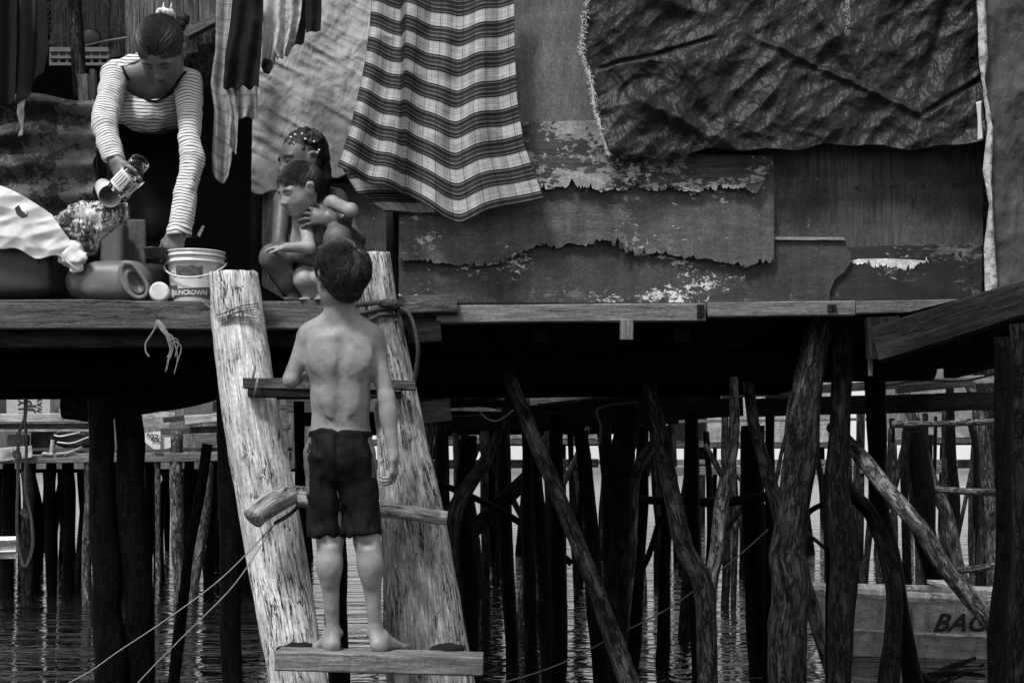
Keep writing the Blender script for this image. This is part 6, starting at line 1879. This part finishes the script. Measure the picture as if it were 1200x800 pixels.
for k_, (dx, dd) in enumerate(((0, 0), (.4, .15), (-.4, .2), (.15, -.2), (.0, .3))):     # pony tail falling behind the ear
    a = gc_ + GR.T @ (np.array([.05 * k_, -.42, .30]) * GH)
    gh.seg(a, P(377 + dx * 3, 185, 5.22 + .02 * dd), .024, .022, k=.012); gh.seg(P(377 + dx * 3, 185, 5.22), P(380 + dx * 6, 212, 5.19 + .04 * dd), .020, .020, k=.01); gh.seg(P(380 + dx * 6, 212, 5.19 + .04 * dd), P(376 + dx * 10, 240, 5.18), .018, .006, k=.008)
gh.mb(lambda X: .004 * fbm(X * np.array([110, 110, 40]), 2, 7)).build('hair', M['hair'], V_girl, smooth=True)
for i, (x, y) in enumerate(((341, 161), (346, 158), (354, 157), (374, 176), (372, 179), (368, 166), (358, 163))):
    c = P(x, y, 5.0)
    # project onto the hair
    o = np.array([0, 0, CH]); d = nrm(c - o); hc = gc_ + GR.T @ (np.array([0, -.07, .15]) * GH); b_ = np.dot(hc - o, d); perp = np.linalg.norm(o + d * b_ - hc); rr_ = .415 * GH
    t = b_ - math.sqrt(max(rr_ ** 2 - perp ** 2, .0004)); f_ = SDF(.0014); f_.ell(o + d * (t - .004), .0042); f_.mb(relax=0).build('hair_bead', M['bead'], V_girl, smooth=True)

tod = SDF(.0036)
tc_ = P(351, 223, 5.04); TR = frame((-.74, -.56, -.36), (-.12, -.15, 1)); TH = .176
head(tod, tc_, TR, TH, cheeks=1.25)
tod.seg(P(361, 252, 5.09), P(357, 238, 5.07), .034, .034, k=.03)
tod.seg(P(366, 312, 5.15), P(364, 285, 5.12), (.068, .06), (.066, .058), k=.03, u=(1, 0, 0)); tod.seg(P(364, 285, 5.12), P(365, 262, 5.10), (.066, .058), (.068, .05), k=.03, u=(1, 0, 0))
tod.seg(P(358, 258, 5.07), P(362, 290, 4.985), .026, .022, k=.02); tod.seg(P(362, 290, 4.985), P(336, 290, 4.965), .0225, .017, k=.012)
hand(tod, P(336, 290, 4.965), (-1, .05, .05), (0, -.3, 1), (0, -1, 0), .092, curl=(18, 20, 15))
tod.seg(P(375, 252, 5.08), P(389, 238, 5.05), .028, .026, k=.02); tod.seg(P(389, 238, 5.05), P(410, 246, 4.99), .024, .022, k=.012); tod.ell(P(412, 246, 4.985), (.026, .024, .025), k=.01)
tod.seg(P(411, 247, 4.985), P(408, 256, 5.05), .020, .015, k=.01)
hand(tod, P(408, 256, 5.05), (-.2, 1, -.2), (.3, .2, 1), (-1, 0, 0), .088, curl=(25, 30, 20))
tod.seg(P(360, 316, 5.14), P(356, 328, 5.02), .048, .036, k=.02); tod.seg(P(356, 328, 5.02), P(362, 346, 5.05), .034, .024, k=.015)
tod.seg(P(374, 316, 5.14), P(378, 326, 5.02), .048, .036, k=.02); tod.seg(P(378, 326, 5.02), P(374, 346, 5.05), .034, .024, k=.015)
foot(tod, np.array([P(362, 0, 5.05)[0], 5.08, DECK + .001]), (-.1, -1), .10, k=.008); foot(tod, np.array([P(374, 0, 5.05)[0], 5.08, DECK + .001]), (.1, -1), .10, k=.008)
V_tod = thing('person', 'bare toddler with short dark hair held between the knees of the girl', 'person', (P(366, 0, 5.1)[0], 5.1, DECK))
tod.mb(lambda X: .0006 * fbm(X * 40, 2, 5), t=lambda V: head_tint(V, tc_, TR, TH, brow=.5)).build('body', M['skin_toddler'], V_tod, smooth=True)
th_ = SDF(.0034)
th_.ell(tc_ + TR.T @ (np.array([0, -.07, .16]) * TH), np.array([.362, .445, .385]) * TH, ax=TR)
th_.ell(tc_ + TR.T @ (np.array([0, .50, -.14]) * TH), np.array([.42, .40, .34]) * TH, ax=TR, neg=True, k=.01)
for s in (-1, 1): th_.ell(tc_ + TR.T @ (np.array([s * .38, .04, -.14]) * TH), np.array([.12, .18, .22]) * TH, ax=TR, neg=True, k=.01)
th_.cut(tc_ + TR.T @ (np.array([0, 0, -.20]) * TH), -TR[2] + TR[1] * .2, k=.02)
to = th_.mb(hair_d(4)).build('hair', M['hair_brown'], V_tod, smooth=True)
def tod_cap(X): return ((X[:, 1] < .34) & (X[:, 2] > .10)) | ((X[:, 1] < -.1) & (X[:, 2] > -.15))
def tod_flow(X):
    d = X - np.array([0, -.40, .40]); d[:, 2] -= .15; return d / (np.linalg.norm(d, axis=1)[:, None] + 1e-6)
strands(tc_, TR, TH, (.367, .452, .392), (0, -.07, .16), tod_cap, tod_flow, 2200, 7, .075, .0009, 5, .05, .28).build('hair_strands', M['hair_brown'], to)

# ----------------------------------------------------------------- the woman bending over the cans
wo_ = SDF(.0042)
wc_ = P(189, 61, 5.18); WR = frame((-.04, -.55, -.84), (-.05, -.84, .55)); WHH = .222
head(wo_, wc_, WR, WHH)
wo_.seg(P(183, 80, 5.36), P(187, 70, 5.25), .050, .046, k=.03)
wo_.seg(P(176, 160, 5.78), P(178, 128, 5.62), (.15, .11), (.125, .09), k=.05, u=(1, 0, 0))
wo_.seg(P(178, 128, 5.62), P(180, 96, 5.42), (.125, .09), (.130, .085), k=.05, u=(1, 0, 0))
wo_.seg(P(172, 86, 5.36), P(138, 88, 5.34), .045, .045, k=.04); wo_.seg(P(192, 88, 5.36), P(220, 96, 5.32), .045, .045, k=.04)
wo_.seg(P(134, 91, 5.34), P(122, 148, 5.17), .041, .034, k=.02); wo_.seg(P(122, 148, 5.17), P(134, 188, 5.10), .033, .025, k=.02)
wo_.seg(P(221, 98, 5.32), P(224, 182, 5.20), .041, .032, k=.02); wo_.seg(P(224, 182, 5.20), P(210, 268, 5.11), .031, .024, k=.02)
hand(wo_, P(134, 188, 5.10), (.32, -.28, -.7), (-.75, -.55, .0), (.3, -.6, .3), .165, curl=(28, 42, 25), spread=4, thumb=(30, 15))
hand(wo_, P(209, 270, 5.11), (-.22, -.12, -1), (.25, -.95, .1), (-1, -.2, 0), .165, curl=(22, 38, 22), spread=4, thumb=(28, 20))
for hx in (158, 194):
    wo_.seg(P(hx, 172, 5.80), P(hx - 2, 262, 5.74), .09, .06, k=.03); kz = P(hx - 2, 262, 5.74); an = np.array([kz[0], 5.80, DECK + .07])
    wo_.seg(kz, an, .055, .032, k=.03); foot(wo_, an - [0, -.02, .069], (0, -1), .22)
V_wo = thing('person', 'woman in a striped long sleeved top bending down over the water cans', 'person', (P(176, 0, 5.78)[0], 5.75, DECK))
wo_.mb(lambda X: .0006 * fbm(X * 40, 2, 5), t=lambda V: head_tint(V, wc_, WR, WHH, brow=.3)).build('body', M['skin_woman'], V_wo, smooth=True)
tr = SDF(.007)
tr.seg(P(176, 172, 5.82), P(178, 138, 5.68), (.185, .14), (.155, .12), k=.04, u=(1, 0, 0))
for hx in (158, 194):
    tr.seg(P(hx, 172, 5.80), P(hx - 2, 262, 5.74), .115, .085, k=.03); kz = P(hx - 2, 262, 5.74); tr.seg(kz, (kz[0], 5.79, DECK + .09), .08, .055, k=.03)
tr.mb(lambda X: .005 * fbm(X * 14, 3, 5)).build('trousers', M['black_cloth'], V_wo, smooth=True)
top = SDF(.0038)
top.seg(P(176, 146, 5.62), P(179, 118, 5.50), (.150, .115), (.150, .115), k=.04, u=(1, 0, 0))
top.seg(P(179, 118, 5.50), P(181, 94, 5.40), (.150, .115), (.140, .095), k=.04, u=(1, 0, 0))
top.ell(P(172, 132, 5.40), (.105, .08, .085), k=.05)           # the loose front hanging down
top.cut(P(175, 156, 5.38), nrm([0, .42, -1]), k=.01)
top.seg(P(170, 84, 5.37), P(140, 87, 5.35), .056, .053, k=.04); top.seg(P(196, 88, 5.37), P(218, 97, 5.33), .054, .053, k=.04)
top.seg(P(179, 95, 4.9), P(179, 93, 5.46), (.104, .072), neg=True, k=.008, u=(1, 0, 0))       # scoop neck
i0 = len(top.ops)
top.seg(P(135, 90, 5.34), P(122, 148, 5.17), .054, .044, k=.02); top.seg(P(122, 148, 5.17), P(133, 187, 5.10), .044, .037, k=.02)
top.seg(P(221, 98, 5.32), P(224, 182, 5.20), .053, .042, k=.02); top.seg(P(224, 182, 5.20), P(210, 278, 5.11), .040, .042, k=.015)
top.ell(P(134, 200, 5.09), (.055, .07, .045), neg=True, k=.006); top.ell(P(208, 288, 5.10), (.07, .08, .045), neg=True, k=.006)
def top_d(X):
    w = .007 * fbm(X * np.array([16, 12, 9]), 3, 15) + .003 * ridged(X * np.array([11, 9, 20]), 2, 16) - .001
    return w
ops_ = top.ops
def top_g(V, S):
    idx = S.nearest(V); g = np.zeros((len(V), 3))
    for i, op in enumerate(S.ops):
        m = idx == i
        if not m.any(): continue
        if op[0] == 'seg':
            a, b_ = op[1], op[2]
            if i in (3, 4): ax = nrm([0, .3, -1]); a = P(180, 90, 5.3)
            elif i < i0: ax = nrm([0, .3, -1]); a = P(180, 90, 5.3)
            else: ax = nrm(b_ - a)
            g[m, 0] = (V[m] - a) @ ax
        else:
            g[m, 0] = (V[m] - P(180, 90, 5.3)) @ nrm([0, .3, -1])
    g[:, 0] += .007 * noise(V * 15, 4) + .003 * noise(V * 45, 5)
    g[:, 1:] = V[:, 1:]
    return g
to_ = top.mb(top_d, g=top_g).build('top', M['stripe'], V_wo, smooth=True)
# dark piping round the neckline
pp = [P(143, 78, 5.275), P(150, 92, 5.265), (P(162, 108, 5.265)), P(176, 118, 5.27), P(190, 116, 5.27), P(203, 104, 5.265), P(212, 90, 5.27), P(218, 84, 5.29)]
Vt, _q = top.mesh(top_d)
def snap(path):
    out = []
    for p in path:
        o = np.array([0, 0, CH]); d = nrm(p - o); q = Vt - o; t = q @ d; dd = np.linalg.norm(q - t[:, None] * d, axis=1); m = dd < .009
        out.append(o + d * (t[m].min() - .001) if m.any() else p)
    return np.array(out)
q = MB(); tube(snap(spline(pp, 60)), .0042, 7, mb=q); q.build('neck_piping', M['black_cloth'], to_, smooth=True)
# hair: combed back to a bun near the crown
wh = SDF(.0038)
wh.ell(wc_ + WR.T @ (np.array([0, -.07, .15]) * WHH), np.array([.362, .44, .395]) * WHH, ax=WR)
wh.ell(wc_ + WR.T @ (np.array([0, .52, -.10]) * WHH), np.array([.46, .40, .36]) * WHH, ax=WR, neg=True, k=.01)
for s in (-1, 1): wh.ell(wc_ + WR.T @ (np.array([s * .38, .04, -.16]) * WHH), np.array([.10, .14, .20]) * WHH, ax=WR, neg=True, k=.01)
bunc = P(201, 26, 5.24)
wh.ell(P(199, 27, 5.25), (.050, .045, .036), k=.02); wh.ell(P(213, 23, 5.25), (.026, .022, .026), k=.01); wh.ell(P(207, 31, 5.21), (.035, .03, .025), k=.012)
wh.ell(P(205, 18, 5.16), (.012, .03, .010), neg=True, k=.006)
whr = wh.mb(hair_d(9)).build('hair', M['hair'], V_wo, smooth=True)
def wo_cap(X): return (X[:, 2] > -.12) & (X[:, 1] < .36)
tgt = WR @ (bunc - wc_) / WHH
def wo_flow(X):
    d = tgt - X; return d / (np.linalg.norm(d, axis=1)[:, None] + 1e-6)
strands(wc_, WR, WHH, (.366, .445, .40), (0, -.07, .15), wo_cap, wo_flow, 3200, 8, .07, .0009, 9, .02, .06).build('hair_strands', M['hair_brown'], whr)
sc_ = MB(); r = random.Random(2); th = np.linspace(0, 2 * PI, 60)
ring = [P(194 + math.cos(t) * 8.5, 18 + math.sin(t) * 4.5 + 2 * math.cos(t), 5.17 + .03 * math.sin(t)) + np.array([0, 0, .005 * math.sin(t * 13)]) for t in th]
tube(ring, .0085, 8, .7, 5, nf=60, mb=sc_)
for x, y, x2, y2 in ((191, 13, 192, 3), (200, 12, 201, 4), (185, 20, 183, 24)): tube([P(x, y, 5.16), P(x2, y2, 5.16)], [.007, .002], 6, .3, 3, mb=sc_)
sc_.build('scrunchie', M['white_bag'], V_wo, smooth=True)
